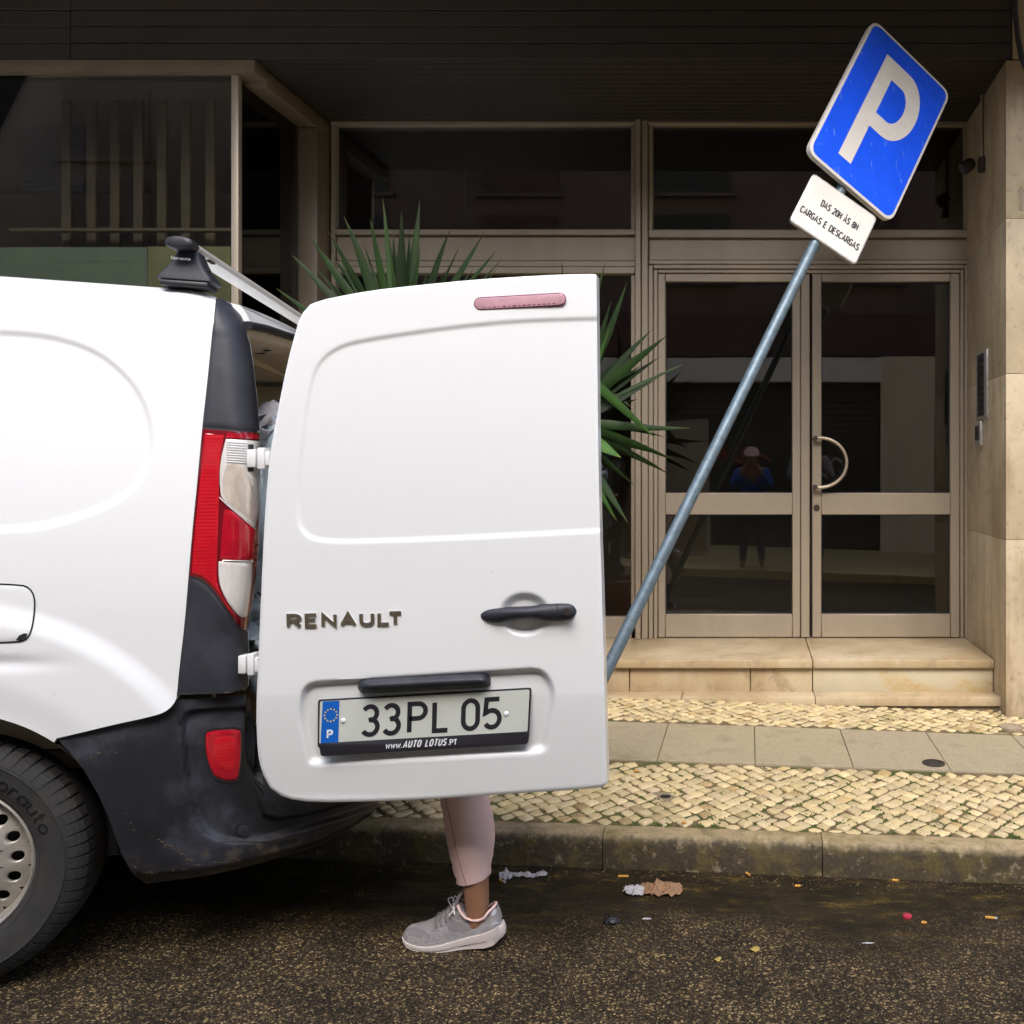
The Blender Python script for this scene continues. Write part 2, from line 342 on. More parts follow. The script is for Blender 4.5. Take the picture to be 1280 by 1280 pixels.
def coons(top, right, bottom, left, nu, nv):
    """top,bottom run left to right; left,right run top to bottom"""
    T, B, Lf, R = resample(top, nu), resample(bottom, nu), resample(left, nv), resample(right, nv)
    u = np.linspace(0, 1, nu)[None, :, None]; v = np.linspace(0, 1, nv)[:, None, None]
    return (1-v)*T[None]+v*B[None]+(1-u)*Lf[:, None]+u*R[:, None]-((1-u)*(1-v)*T[0]+u*(1-v)*T[-1]+(1-u)*v*B[0]+u*v*B[-1])
def sdpoly(P, poly):
    """signed distance (negative inside) of points P (...,2) to a closed polygon"""
    P = np.asarray(P, float); sh = P.shape[:-1]; p = P.reshape(-1, 2); q = np.array(poly, float); d = np.full(len(p), 1e18); ins = np.zeros(len(p), bool)
    for a, b in zip(q, np.roll(q, -1, 0)):
        e = b-a; w_ = p-a; t = np.clip((w_@e)/max(e@e, 1e-12), 0, 1); d = np.minimum(d, ((w_-t[:, None]*e)**2).sum(1))
        c = (a[1] > p[:, 1]) != (b[1] > p[:, 1])
        with np.errstate(divide='ignore', invalid='ignore'): xi = (b[0]-a[0])*(p[:, 1]-a[1])/(b[1]-a[1])+a[0]
        ins ^= c & (p[:, 0] < xi)
    d = np.sqrt(d); d[ins] *= -1; return d.reshape(sh)
def sstep(x, a, b): t = np.clip((x-a)/(b-a), 0, 1); return t*t*(3-2*t)
def closed_round(pts, r=6, n=5):
    """rounded corners for a closed polygon"""
    out = []; N = len(pts)
    for i in range(N):
        a, b, c = map(np.array, (pts[i-1], pts[i], pts[(i+1) % N])); b = b.astype(float)
        l1, l2 = np.linalg.norm(a-b), np.linalg.norm(c-b); rr_ = min(r if not hasattr(r, '__len__') else r[i], l1*.48, l2*.48)
        p0 = b+(a-b)/l1*rr_; p1 = b+(c-b)/l2*rr_
        for k in range(n+1):
            t = k/n; out.append(tuple((1-t)**2*p0+2*t*(1-t)*b+t*t*p1))
    return out
def prismv(poly, basis, depth, bev=0):
    """closed polygon in plane coords -> solid. basis=(origin,right,up,out); front face at out*depth, back at 0"""
    o, r, u, n = [np.array(b, float) for b in basis]; q = np.array(poly, float); k = len(q)
    if bev:
        # inset ring for a soft front edge
        c = q.mean(0); e = np.roll(q, -1, 0)-np.roll(q, 1, 0); e /= np.maximum(np.linalg.norm(e, axis=1), 1e-9)[:, None]; nn = np.stack([-e[:, 1], e[:, 0]], 1)
        area = 0.5*np.sum(q[:, 0]*np.roll(q[:, 1], -1)-np.roll(q[:, 0], -1)*q[:, 1]); nn *= 1 if area > 0 else -1
        rings = [(q, 0), (q, depth-bev), (q+nn*bev*.3, depth-bev*.3), (q+nn*bev, depth)]
    else: rings = [(q, 0), (q, depth)]
    V = []; Fc = []
    for ring, d in rings: V += [tuple(o+r*a+u*b+n*d) for a, b in ring]
    for i in range(len(rings)-1):
        for j in range(k):
            j2 = (j+1) % k; Fc.append((i*k+j, i*k+j2, (i+1)*k+j2, (i+1)*k+j))
    Fc.append(tuple((len(rings)-1)*k+j for j in range(k))); Fc.append(tuple(range(k-1, -1, -1)))
    return V, Fc
# ---- camera helpers: measured picture position -> point on a plane of the place
def ray(px, py): return np.array([(px-PX)/F, 1.0, (PY-py)/F])
def at(px, py, y): return np.array([(px-PX)*y/F, y, H+(PY-py)*y/F])
def proj(P):
    P = np.asarray(P, float); return np.stack([PX+P[..., 0]*F/P[..., 1], PY-(P[..., 2]-H)*F/P[..., 1]], -1)
# ---- stroke lettering
def arc(cx, cy, rx, ry, a0, a1, n=10): return [(cx+rx*math.cos(math.radians(a0+(a1-a0)*i/n)), cy+ry*math.sin(math.radians(a0+(a1-a0)*i/n))) for i in range(n+1)]
G = {
 'A': (.62, [[(0, 0), (.31, 1), (.62, 0)], [(.1, .3), (.52, .3)]]),
 'P': (.55, [[(0, 0), (0, 1), (.3, 1)]+arc(.3, .74, .25, .26, 90, -90)+[(0, .48)]]),
 'L': (.44, [[(0, 1), (0, 0), (.46, 0)]]),
 'C': (.55, [arc(.275, .7, .275, .3, 20, 180)+arc(.275, .3, .275, .3, 180, 340)]),
 'O': (.55, [arc(.275, .7, .275, .3, 0, 180)+arc(.275, .3, .275, .3, 180, 360)+[(.55, .7)]]),
 '0': (.52, [arc(.26, .72, .26, .28, 0, 180)+arc(.26, .28, .26, .28, 180, 360)+[(.52, .72)]]),
 'R': (.56, [[(0, 0), (0, 1), (.3, 1)]+arc(.3, .75, .25, .25, 90, -90)+[(0, .5)], [(.28, .5), (.56, 0)]]),
 'E': (.48, [[(.48, 1), (0, 1), (0, 0), (.48, 0)], [(0, .52), (.42, .52)]]),
 'D': (.56, [[(0, 0), (0, 1), (.26, 1)]+arc(.26, .7, .3, .3, 90, 0)+arc(.26, .3, .3, .3, 0, -90)+[(0, 0)]]),
 'S': (.52, [arc(.26, .76, .25, .24, 25, 240, 12)+arc(.26, .25, .26, .25, 60, -155, 12)]),
 'G': (.56, [arc(.28, .7, .28, .3, 25, 180)+arc(.28, .3, .28, .3, 180, 360)+[(.56, .46), (.32, .46)]]),
 'H': (.54, [[(0, 0), (0, 1)], [(.54, 0), (.54, 1)], [(0, .52), (.54, .52)]]),
 'U': (.55, [[(0, 1), (0, .28)]+arc(.275, .28, .275, .28, 180, 360)+[(.55, 1)]]),
 'N': (.58, [[(0, 0), (0, 1), (.58, 0), (.58, 1)]]),
 'T': (.56, [[(0, 1), (.56, 1)], [(.28, 1), (.28, 0)]]),
 'W': (.85, [[(0, 1), (.2, 0), (.425, .8), (.65, 0), (.85, 1)]]),
 'w': (.75, [[(0, .72), (.18, 0), (.375, .6), (.57, 0), (.75, .72)]]),
 '.': (.1, [[(.05, 0), (.05, .09)]]),
 '2': (.52, [arc(.26, .74, .25, .26, 165, -25, 12)+[(0, 0), (.52, 0)]]),
 '3': (.52, [arc(.25, .75, .24, .25, 150, -90, 12)[:-1]+[(.22, .51)], [(.2, .51)]+arc(.25, .27, .27, .27, 80, -150, 12)]),
 '5': (.52, [[(.5, 1), (.04, 1), (.0, .52)]+arc(.24, .31, .28, .3, 125, -145, 14)]),
 '8': (.54, [arc(.27, .75, .23, .24, -90, 270, 18), arc(.27, .26, .27, .26, 90, 450, 18)]),
 'o': (.5, [arc(.25, .3, .25, .3, 0, 360, 16)]), 'r': (.34, [[(0, 0), (0, .62)], [(0, .4)]+arc(.2, .38, .2, .22, 150, 60, 5)]),
 'a': (.5, [arc(.25, .3, .25, .3, 0, 360, 16), [(.5, .62), (.5, 0)]]), 'u': (.48, [[(0, .62), (0, .24)]+arc(.24, .24, .24, .24, 180, 360)+[(.48, .62)], [(.48, .3), (.48, 0)]]),
 't': (.34, [[(.14, .85), (.14, .1), (.32, .0)], [(0, .6), (.32, .6)]]),
 '`': (0, [[(.14, 1.34), (.32, 1.16)]]), ' ': (.32, []),
}
def ribbon(pl, w_, closed=False):
    p = np.array(pl, float); keep = [0]
    for i in range(1, len(p)):
        if np.linalg.norm(p[i]-p[keep[-1]]) > 1e-5: keep.append(i)
    p = p[keep]; closed = len(p) > 3 and np.linalg.norm(p[0]-p[-1]) < 1e-4
    if closed: p = p[:-1]
    n = len(p); d = []
    for i in range(n):
        a = p[i]-p[i-1] if (i > 0 or closed) else None; b = p[(i+1) % n]-p[i] if (i < n-1 or closed) else None
        a = a/np.linalg.norm(a) if a is not None else None; b = b/np.linalg.norm(b) if b is not None else None
        if a is None: t = b; k = 1
        elif b is None: t = a; k = 1
        else:
            t = a+b; ln = np.linalg.norm(t); t = t/ln if ln > 1e-6 else a; k = 1/max(.5, math.sqrt(max(0, (1+a@b)/2)))
        d.append(np.array([-t[1], t[0]])*k*w_/2)
    d = np.array(d); Lp, Rp = p+d, p-d
    return Lp, Rp, closed
def textv(s, basis, height, weight, depth, xs=1.0, gap=.16, shear=0, bev=0, mapf=None):
    """stroke text; basis=(origin lower left,right,up,out). weight is stroke width / height"""
    x = 0; V = []; Fc = []; layer = 0; o, r, u, n = [np.array(b, float) for b in basis]
    def put(a, b, d):
        if mapf is not None: return mapf(a, b, d)
        return o+r*a+u*b+n*d
    for ch in s:
        wd, strokes = G[ch]
        for st_ in strokes:
            pl = [((x+a*xs+shear*b)*height, b*height) for a, b in st_]
            Lp, Rp, cl = ribbon(pl, weight*height); k = len(Lp); dd = depth+layer*.00006; layer = (layer+1) % 5; b0 = len(V)
            for i in range(k):
                V += [tuple(put(*Lp[i], dd)), tuple(put(*Rp[i], dd)), tuple(put(*Rp[i], 0)), tuple(put(*Lp[i], 0))]
            rg = range(k if cl else k-1)
            for i in rg:
                j = (i+1) % k; a = b0+4*i; b = b0+4*j
                Fc += [(a, a+1, b+1, b), (a+1, a+2, b+2, b+1), (a+3, a, b, b+3)]
            if not cl: Fc += [(b0, b0+3, b0+2, b0+1), (b0+4*(k-1), b0+4*(k-1)+1, b0+4*(k-1)+2, b0+4*(k-1)+3)]
        x += wd*xs+(gap if wd else 0)-(.26*xs if ch == 'L' and 'LT' in s else 0)
    return V, Fc, (x-gap)*height
def textw(s, xs, gap): return sum(G[c][0]*xs+(gap if G[c][0] else 0) for c in s)-gap
# ================================================================== GROUND
def gz(x): return -.035*x
def walk_z(y): return .11+(y-2.99)*.0144
mk('ground', [(-60, -60, -.6), (60, -60, -.6), (60, 60, -.6), (-60, 60, -.6)], [(0, 1, 2, 3)], M['bed'], slope=True, kind='structure')
def road_z(y): return (y-2.99)*.008 if y > 1.4 else (1.4-2.99)*.008+(1.4-y)*.009
ys = [-.3, .6, 1.4, 2.1, 2.5, 2.8, 3.02]
mk('road', [(x, y, road_z(y)) for y in ys for x in (-14, -5, 0, 5, 14)], gridmesh(np.zeros((len(ys), 5, 3)))[1], A, slope=True, kind='structure')
pav = mk('pavement', [(x, y, walk_z(y)-.0045) for y in (3.05, 3.72, 4.27, 4.88) for x in (-14, 14)]+[(x, y, -.2) for y in (3.05, 4.88) for x in (-14, 14)],
         [(0, 1, 3, 2), (2, 3, 5, 4), (4, 5, 7, 6), (8, 9, 1, 0), (6, 7, 11, 10)], M['bed'], slope=True, kind='structure')
# kerb stones
kerb = root('kerb', (0, 3.03, 0), None, None, kind='structure')
kx = .242-.715*12
while kx < 8:
    j = random.uniform(-.004, .004); zt = .112+random.uniform(-.003, .003)
    nseg = 14; prof = [(2.987, -.15), (2.985, .0), (2.988, .075), (2.992, .097), (3.001, zt-.003), (3.018, zt), (3.064, zt+.001), (3.068, zt-.02)]
    P = np.array([[(kx+.0015+(.712)*i/nseg, y+j+(.0025*math.sin(i*2.3+kx*7)+random.uniform(-.0015, .0015) if q_ < 6 else 0), z+random.uniform(-.0015, .0015)) for i in range(nseg+1)] for q_, (y, z) in enumerate(prof)])
    v, f = gridmesh(P); nP = nseg+1
    f += [tuple(range(0, len(prof)*nP, nP))[::-1], tuple(range(nseg, len(prof)*nP, nP))]
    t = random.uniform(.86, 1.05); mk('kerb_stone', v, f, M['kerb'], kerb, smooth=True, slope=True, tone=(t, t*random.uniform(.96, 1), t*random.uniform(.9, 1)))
    kx += .715
# cobbles -------------------------------------------------
def cobble(cx, cy, A1, A2, zt):
    """one stone from its two half-diagonals; returns verts, faces"""
    k = [(1, 0), (0, 1), (-1, 0), (0, -1)]; out = []
    cr = []
    for a, b in k:
        s = random.uniform(.86, 1.05); cr.append((cx+a*A1*s+random.uniform(-.006, .006)+b*0, cy+b*A2*s+random.uniform(-.0065, .0065)))
    pts = closed_round(cr, random.uniform(.005, .012), 2); n = len(pts); c = np.mean(pts, 0); V = []
    tilt = (random.uniform(-.08, .08), random.uniform(-.06, .06)); hz = zt+random.uniform(-.003, .004)
    def z(p, d): return hz+tilt[0]*(p[0]-cx)+tilt[1]*(p[1]-cy)-d
    for sc_, d in ((1, .03), (1, .006), (.95, .0018), (.80, 0)):
        V += [(c[0]+(p[0]-c[0])*sc_, c[1]+(p[1]-c[1])*sc_, z(p, d)) for p in pts]
    Fc = [(i*n+j, i*n+(j+1) % n, (i+1)*n+(j+1) % n, (i+1)*n+j) for i in range(3) for j in range(n)]
    V.append((c[0], c[1], hz+.001)); Fc += [(3*n+j, 3*n+(j+1) % n, 4*n) for j in range(n)]
    return V, Fc
def cobble_strip(y0, y1, x0, x1, dx, dy, nsingle, centre, holes=()):
    cells = []; r_ = 0; y = y0+dy*.15
    while y < y1-.004:
        x = x0+(dx/2 if r_ % 2 else 0)+.012*math.sin(y*3.1)
        while x < x1:
            yy = y+.010*math.sin(x*5.3+1)+.004*math.sin(x*17)
            hw = dx/2*.93; hh = dy/2*.93
            if y0+.012 < yy < y1-.012 and not any((x-a)**2+(yy-b)**2 < c*c for a, b, c in holes): cells.append((x+random.uniform(-.004, .004), min(max(yy, y0+.02), y1-.02), hw, hh))
            x += dx
        y += dy/2; r_ += 1
    cells.sort(key=lambda c: (abs(c[0]-centre)*.9+(c[1]-y0)*.25))
    rest = []; rt = []
    for i, (x, y_, a, b) in enumerate(cells):
        b2 = min(b, y_-y0+.0, y1-y_+.0); b2 = max(b2, .02)
        t = random.gauss(.92, .12); t = min(1.12, max(.50, t)); wm = random.uniform(.86, 1.02); col = (t, t*(.93+.07*wm), t*wm)
        if random.random() < .05: col = (col[0]*.80, col[1]*.72, col[2]*.62)
        v, f = cobble(x, y_, a, b2, walk_z(y_))
        if i < nsingle: mk('cobblestone', v, f, M['cobble'], pav, smooth='all', slope=True, tone=col)
        else:
            o = len(rest)
            rest_f.extend([tuple(q+len(rest_v) for q in g) for g in f]); rest_v.extend(v); rest_t.extend([col]*len(v))
rest_v, rest_f, rest_t = [], [], []
cobble_strip(3.07, 3.718, -4.4, 4.4, .067, .075, 215, .15, holes=((-.30, 3.345, .042), (-.741, 3.385, .04)))
cobble_strip(4.268, 4.684, -4.4, 4.4, .068, .068, 85, .35, holes=((1.25, 4.37, .06),))
mk('cobblestones', rest_v, rest_f, M['cobble'], pav, smooth='all', slope=True, tone=rest_t, kind='stuff')
# moss in joints
mv, mf = [], []
for i in range(330):
    cx = random.gauss(.5, .9); cy = random.uniform(3.075, 3.42) if random.random() < .7 else random.uniform(3.42, 3.7)
    dx_, dy_ = (.067, .075); s_ = random.choice((-1, 1)); L = random.uniform(.012, .035)
    for k in range(7):
        t = random.uniform(-1, 1)*L; x = cx+t; y = cy+s_*t*1.12; q = random.uniform(.003, .0065); z0 = walk_z(y)-.002; b = len(mv)
        for a in range(5): mv.append((x+q*math.cos(a*1.257)*1.2, y+q*math.sin(a*1.257)*1.3, z0-.004))
        mv.append((x, y, z0+random.uniform(.002, .0055))); mf += [(b+a, b+(a+1) % 5, b+5) for a in range(5)]
mo = mk('moss', mv, mf, M['moss'], slope=True, kind='stuff'); tag(mo, 'green moss tufts in the joints of the front cobbles', 'moss')
# concrete slabs: two rows
for r_, (y0, y1) in enumerate(((3.724, 4.264),)):
    x = -5.2+.068
    wid = .397
    while x < 5:
        t = random.uniform(.90, 1.04); g = .0018
        v, f = bevel_mesh(boxv(x+g, x+wid-g, y0, y1, -.02, walk_z((y0+y1)/2)+.001+random.uniform(-.001, .001)), BF, .002, 1)
        mk('paving_slab', v, f, M['slab'], pav, slope=True, smooth=True, tone=(t, t*.985, t*random.uniform(.94, 1)))
        x += wid
# small round covers
def cover(c, r, name, label):
    t = root(name, (c[0], c[1], walk_z(c[1])+gz(c[0])), label, 'drain cover'); z = walk_z(c[1])+.0055+gz(c[0])
    lathe('rim', [(r, -.02), (r, .003), (r*.86, .004), (r*.84, -.002)], (c[0], c[1], z), (0, 0, 1), M['iron' if name == 'drain_cover' else 'darkstone'], t, 28)
    lathe('lid', [(.0001, .002), (r*.5, .0035), (r*.55, .001), (r*.82, .001), (r*.83, -.01)], (c[0], c[1], z), (0, 0, 1), M['iron' if name == 'drain_cover' else 'darkstone'], t, 28)
cover((.766, 3.80), .047, 'drain_cover', 'small round rusty iron cover set in the concrete paving slabs')
cover((1.25, 4.37), .055, 'valve_cover', 'round worn metal valve cover among the cobbles beside the stone pillar')
o = root('pavement_hole', (-.30, 3.345, .115), 'dark round socket hole in a mortar patch among the front cobbles', 'hole')
mk('mortar_patch', [(-.30+.062*math.cos(a)*(1+.15*math.sin(3*a)), 3.345+.06*math.sin(a)*(1+.1*math.cos(2*a)), .1125+.004*0) for a in np.linspace(0, 6.1, 18)], [tuple(range(18))], M['slab'], o, slope=True, tone=(.7, .66, .6))
mk('socket', [(-.30+.02*math.cos(a), 3.345+.016*math.sin(a), .1155) for a in np.linspace(0, 6, 14)], [tuple(range(14))], M['dark'], o, slope=True)

# ================================================================== BUILDING (recessed entrance, left shop window, right pillar)
XL, XR, YF, YD, ZS = -2.45, 1.28, 4.565, 5.436, 3.35
bld = root('apartment_building', (0, 5, 0), 'stone building front with recessed aluminium entrance under dark cladding', 'building')
def bx(name, x0, x1, y0, y1, z0, z1, m, bev=0, parent=None, **k): return box(name, x0, x1, y0, y1, z0, z1, M[m], parent or bld, bev, **k)
# landing and steps
def P8(px): return (px-PX)/F
zl = .327; z2 = .158
for a, b in ((-2.44, -1.62), (-1.616, -.70), (-.696, .334), (.338, 1.276)):
    bx('tread_slab', a, b, 4.767, 5.43, zl-.042, zl, 'marble', .004)
for i, (a, b) in enumerate(((-2.44, -1.5), (-1.495, -.62), (-.615, .01), (.014, .335), (.339, 1.275))):
    bx('riser_stone', a, b, 4.795+(0 if i < 4 else -.005), 4.85, .155, zl-.0435, 'whitemarble' if i == 4 else 'marble', .003)
bx('landing_core', -2.44, 1.27, 4.855, 5.42, -.05, zl-.043, 'darkstone')
for i, (a, b) in enumerate(((-2.44, -1.32), (-1.317, -.34), (-.337, .34), (.343, 1.30))):
    bx('step_slab', a, b, 4.666, 4.853, z2-.045, z2-.0005, 'marble', .004)
bx('plinth', -2.44, 1.31, 4.684, 4.84, -.1, z2-.046, 'darkstone', .004)
# right side wall of the recess and pillar: cladding panels
zs = [.0, .965, 1.79, 2.56, 3.345]
for i in range(4):
    bx('side_wall_panel', XR, XR+.03, YF+.031, YD+.05, zs[i]+.0007, zs[i+1]-.0007, 'wallstone', .001)
    for x0, x1 in ((XR, 2.1), (2.104, 2.9), (2.904, 3.7), (3.704, 4.5), (4.504, 6.4)):
        bx('front_wall_panel', x0+.0, x1, YF, YF+.028, (zs[i]-(.15 if i == 0 else -.0015)), zs[i+1]-.0007, 'wallstone', .001)
bx('pillar_core', XR+.032, 6.4, YF+.03, YD+2, -.3, 3.34, 'darkstone')
# upper building, unseen balcony above with its depth set to shade the front, fascia cladding
bx('upper_wall', -10, 10, YF+.05, YD+3, 3.72, 12, 'wallpaint')
bx('balcony_slab', -10, 10, 3.05, YF+.045, 4.0, 4.2, 'wallpaint')
bx('balcony_front', -10, 10, 3.05, 3.15, 4.205, 5.1, 'wallpaint')
bx('far_wall', 6.42, 14, YF, YD+2, -.6, 3.345, 'wallstone')
z = 3.352
for k in range(9):
    hh = .0815
    for (a, b) in ((-9, -3.37), (-3.366, XR+.03)):
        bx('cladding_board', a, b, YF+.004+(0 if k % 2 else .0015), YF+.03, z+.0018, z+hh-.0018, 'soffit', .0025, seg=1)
    z += hh
bx('fascia_backing', -9, XR+.03, YF+.034, YF+.049, 3.352, 4.04, 'dark')
for i_, z in enumerate((3.352,)):
    bx('front_wall_panel', XR+.034, 6.4, YF, YF+.028, 3.352, 4.04, 'wallstone', .002)
# soffit boards inside the recess, running along the street
y = YF+.032
while y < YD+.02:
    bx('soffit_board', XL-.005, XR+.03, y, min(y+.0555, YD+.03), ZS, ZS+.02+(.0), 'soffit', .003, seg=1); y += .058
bx('soffit_backing', -9, XR+.03, YF+.05, YD+.1, ZS+.022, ZS+.05, 'dark')
# entrance aluminium
def fx(px): return (px-PX)*YD/F
def fz(py): return H+(PY-py)*YD/F
def alu(name, px0, px1, py0, py1, y0=-.05, y1=.03, parent=None, bev=.004, m='frame'):
    return box(name, fx(px0), fx(px1), YD+y0, YD+y1, fz(py1), fz(py0), M[m], parent or ent, bev, seg=1)
ent = root('entrance_screen', (-.6, YD, zl), 'tall champagne aluminium glazed screen with transom lights framing the entrance', 'glazing')
alu('frame_top', 418, 1208, 150, 160, -.055)
alu('mullion', 796, 803, 150, 796, -.085); alu('mullion', 803.6, 811.5, 150, 796, -.07)
alu('jamb', 418, 424, 160, 796, -.05); alu('jamb', 1203, 1208.3, 160, 290, -.05)
alu('mullion_trim', 790, 795.5, 160, 290, -.05); alu('mullion_trim', 790, 795.5, 345, 796, -.05); alu('mullion_trim', 812, 817, 160, 290, -.05)
alu('band', 424.5, 795.5, 290, 297, -.065); alu('band', 424.5, 795.5, 297.5, 328, -.04); alu('band', 424.5, 795.5, 328.5, 336, -.055); alu('band', 424.5, 795.5, 336.5, 345, -.07)
alu('band', 812, 1208, 290, 300, -.06); alu('band', 812, 1208, 300.5, 327, -.035); alu('band', 812, 1208, 327.5, 333, -.055)
alu('bottom_rail', 424.5, 795.5, 770, 796, -.05)
def pane(px0, px1, py0, py1, name='glass_pane', parent=None):
    v, f = boxv(fx(px0), fx(px1), YD-.008, YD-.002, fz(py1), fz(py0)), BF
    return mk(name, v, f, M['glass'], parent or ent)
pane(424.5, 790, 160, 290); pane(817, 1203, 160, 290); pane(424.5, 790, 345, 770)
# double door
def leaf(label, xs, handle):
    d = root('door_leaf', (fx(xs[0]), YD, zl), label, 'door', 'entrance door leaves')
    s0, g0, g1, s1 = xs
    alu('stile', s0, g0, 344, 795, -.045, .02, d); alu('stile', g1, s1, 344, 795, -.045, .02, d)
    alu('rail', g0+.05, g1-.05, 344, 354, -.043, .02, d); alu('rail', g0+.05, g1-.05, 616, 643, -.043, .02, d); alu('rail', g0+.05, g1-.05, 766.5, 795, -.043, .02, d)
    for a, b in ((354, 616), (643, 766.5)):
        v = boxv(fx(g0), fx(g1), YD-.010, YD-.004, fz(b), fz(a)); mk('glass_pane', v, BF, M['glass'], d)
        # glazing gasket
        e = .6
        V, Fc = merge([(boxv(fx(g0), fx(g1), YD-.020, YD-.011, fz(a+1), fz(a)), BF), (boxv(fx(g0), fx(g1), YD-.020, YD-.011, fz(b), fz(b-1)), BF),
                       (boxv(fx(g0), fx(g0+.9), YD-.020, YD-.011, fz(b-1), fz(a+1)), BF), (boxv(fx(g1-.9), fx(g1), YD-.020, YD-.011, fz(b-1), fz(a+1)), BF)])
        mk('gasket', V, Fc, M['rubber'], d)
    return d
d1 = leaf('left glazed aluminium door leaf behind the leaning sign pole', (823.5, 832.5, 990, 1000), False)
alu('astragal', 1000.5, 1011.5, 345, 795, -.052, .02, d1)
d2 = leaf('right glazed aluminium door leaf with the curved pull handle', (1014.5, 1026, 1186, 1197.5), True)
door_frame = root('door_frame', (fx(812), YD, zl), 'champagne aluminium frame around the double glass door', 'door frame')
alu('jamb', 812, 817.5, 334, 796, -.06, .03, door_frame); alu('jamb', 818, 823, 339, 796, -.05, .03, door_frame); alu('jamb', 1198, 1202.5, 339, 796, -.05, .03, door_frame); alu('jamb', 1203, 1208.3, 334, 796, -.06, .03, door_frame)
alu('head', 818, 1202.5, 333.5, 338.5, -.06, .03, door_frame); alu('head', 823.2, 1197.8, 339, 343.5, -.05, .03, door_frame)
# D-shaped pull
hp = [(1018, 548.5), (1024, 548)]+[(1024+32.5*math.cos(math.radians(a)), 578.5+30.5*math.sin(math.radians(a))) for a in np.linspace(-84, 84, 17)]+[(1024, 609), (1018, 608.5)]
pts = [(fx(a), YD-.085, fz(b)) for a, b in hp]
M['handle'] = mat('brass_tone_tube', (.50, .42, .32), .35, metal=.6)
tube('handle', pts, .0095, M['handle'], d2, 12)
for py in (548.5, 608.5): tube('handle_mount', [(fx(1018), YD-.046, fz(py)), (fx(1018), YD-.098, fz(py))], .0135, M['iron'], d2, 14)
lathe('lock', [(.0001, .010), (.016, .010), (.018, .006), (.018, 0)], (fx(1020), YD-.045, fz(634)), (0, -1, 0), M['iron'], d2, 16)
# lobby behind the glass: dark back room, a real space
lob = root('lobby', (0, 6.5, zl), 'dark lobby room behind the entrance glass', 'room')
box('floor', XL-.1, XR+.03, YD+.04, 8.1, zl-.05, zl-.003, M['inside'], lob); box('back_wall', XL-.1, XR+.04, 8, 8.1, zl-.05, 3.41, M['inside'], lob)
box('side_wall', XL-.1, XL-.005, YD+.11, 8, zl-.05, 3.4, M['inside'], lob); box('side_wall', XR+.0, XR+.03, YD+.06, 8, zl-.05, 3.4, M['inside'], lob)
box('ceiling', XL-.15, XR+.05, YD+.06, 8.1, 3.395, 3.45, M['inside'], lob)
box('partition', fx(560), fx(562), YD+.3, 7.6, zl, 3.3, M['inside'], lob)
# shop window on the left with glass corner
shop = root('shop_window', (-4, YF, .2), 'wide greenish shop window with a glass corner and stone surround', 'shop window')
def sb(name, x0, x1, y0, y1, z0, z1, m, bev=0): return box(name, x0, x1, y0, y1, z0, z1, M[m], shop, bev)
sb('stone_lintel', -9, XL, YF, YF+.12, 3.29, 3.349, 'marble_shaded', .003)
sb('stone_lintel', XL-.12, XL, YF+.123, 5.433, 3.262, 3.345, 'marble_shaded', .003)
sb('stone_jamb', XL-.14, XL, 5.232, 5.436, -.05, 3.258, 'marble_shaded', .003)
sb('stone_sill', -9, XL, YF, YF+.13, -.1, .42, 'marble', .004); sb('stone_sill', XL-.13, XL, YF+.133, 5.23, -.1, .42, 'marble', .004)
xg = (297-PX)*4.6/F
sb('corner_post', xg-.030, xg+.006, YF+.03, YF+.066, .422, 3.288, 'frame', .003)
mk('glass_pane', boxv(-9, xg-.032, YF+.045, YF+.053, .422, 3.288), BF, M['shopglass'], shop)
mk('glass_pane', boxv(xg-.012, xg-.004, YF+.068, 5.231, .422, 3.26), BF, M['shopglass'], shop)
def sp(px, py, y): return ((px-PX)*y/F, H+(PY-py)*y/F)
ysl = 4.92
for px in (82, 113.5, 143, 172, 201.5, 231.5, 262):
    x, zt = sp(px, 103, ysl); _, zb = sp(px, 309, ysl); sb('slat', x-.024, x+.024, ysl, ysl+.02, zb-.2, zt+.08, 'slat', .002)
x0, zt = sp(15, 286, 4.84); x1, zb = sp(292, 290, 4.84); sb('shelf_edge', x0, x1, 4.82, 4.86, zb, zt, 'slat', .002)
x1, zt = sp(184, 309, 4.66); sb('green_film', -9, x1, 4.66, 4.664, .43, zt, 'greenfilm')
x0, zt = sp(184.5, 308, 4.66); x1, _ = sp(288, 0, 4.66); sb('display_board', x0, x1, 4.662, 4.68, .43, zt, 'yellowboard')
M['bluegrey'] = mat('blue_grey_panel', (.055, .07, .08), .6, var=.1)
x0, zt = sp(30, 158, 5.1); x1, zb = sp(105, 240, 5.1); sb('blue_panel', x0, x1, 5.1, 5.12, zb, zt, 'bluegrey')
for k in range(14): sb('blind_slat', x0+.0, x1, 5.088, 5.097, zb+.005+k*(zt-zb)/14, zb+.005+(k+.72)*(zt-zb)/14, 'bluegrey')
sb('back_wall', -9, XL-.15, 6.6, 6.7, -.1, 3.5, 'inside'); sb('floor', -9, XL-.15, YF+.14, 6.59, -.1, .3, 'inside'); sb('ceiling', -9, XL-.15, YF+.13, 6.59, 3.292, 3.345, 'inside')
sb('side_wall', XL-.12, XL-.02, 5.45, 6.59, -.1, 3.34, 'inside')
sb('film_strip', xg-.016, xg-.0125, YF+.075, 5.22, 3.16, 3.259, 'greenfilm')
# column left of the shop, off the frame
box('end_wall', -14, -9.005, YF, YD+2, -.6, 3.345, M['wallstone'], bld)
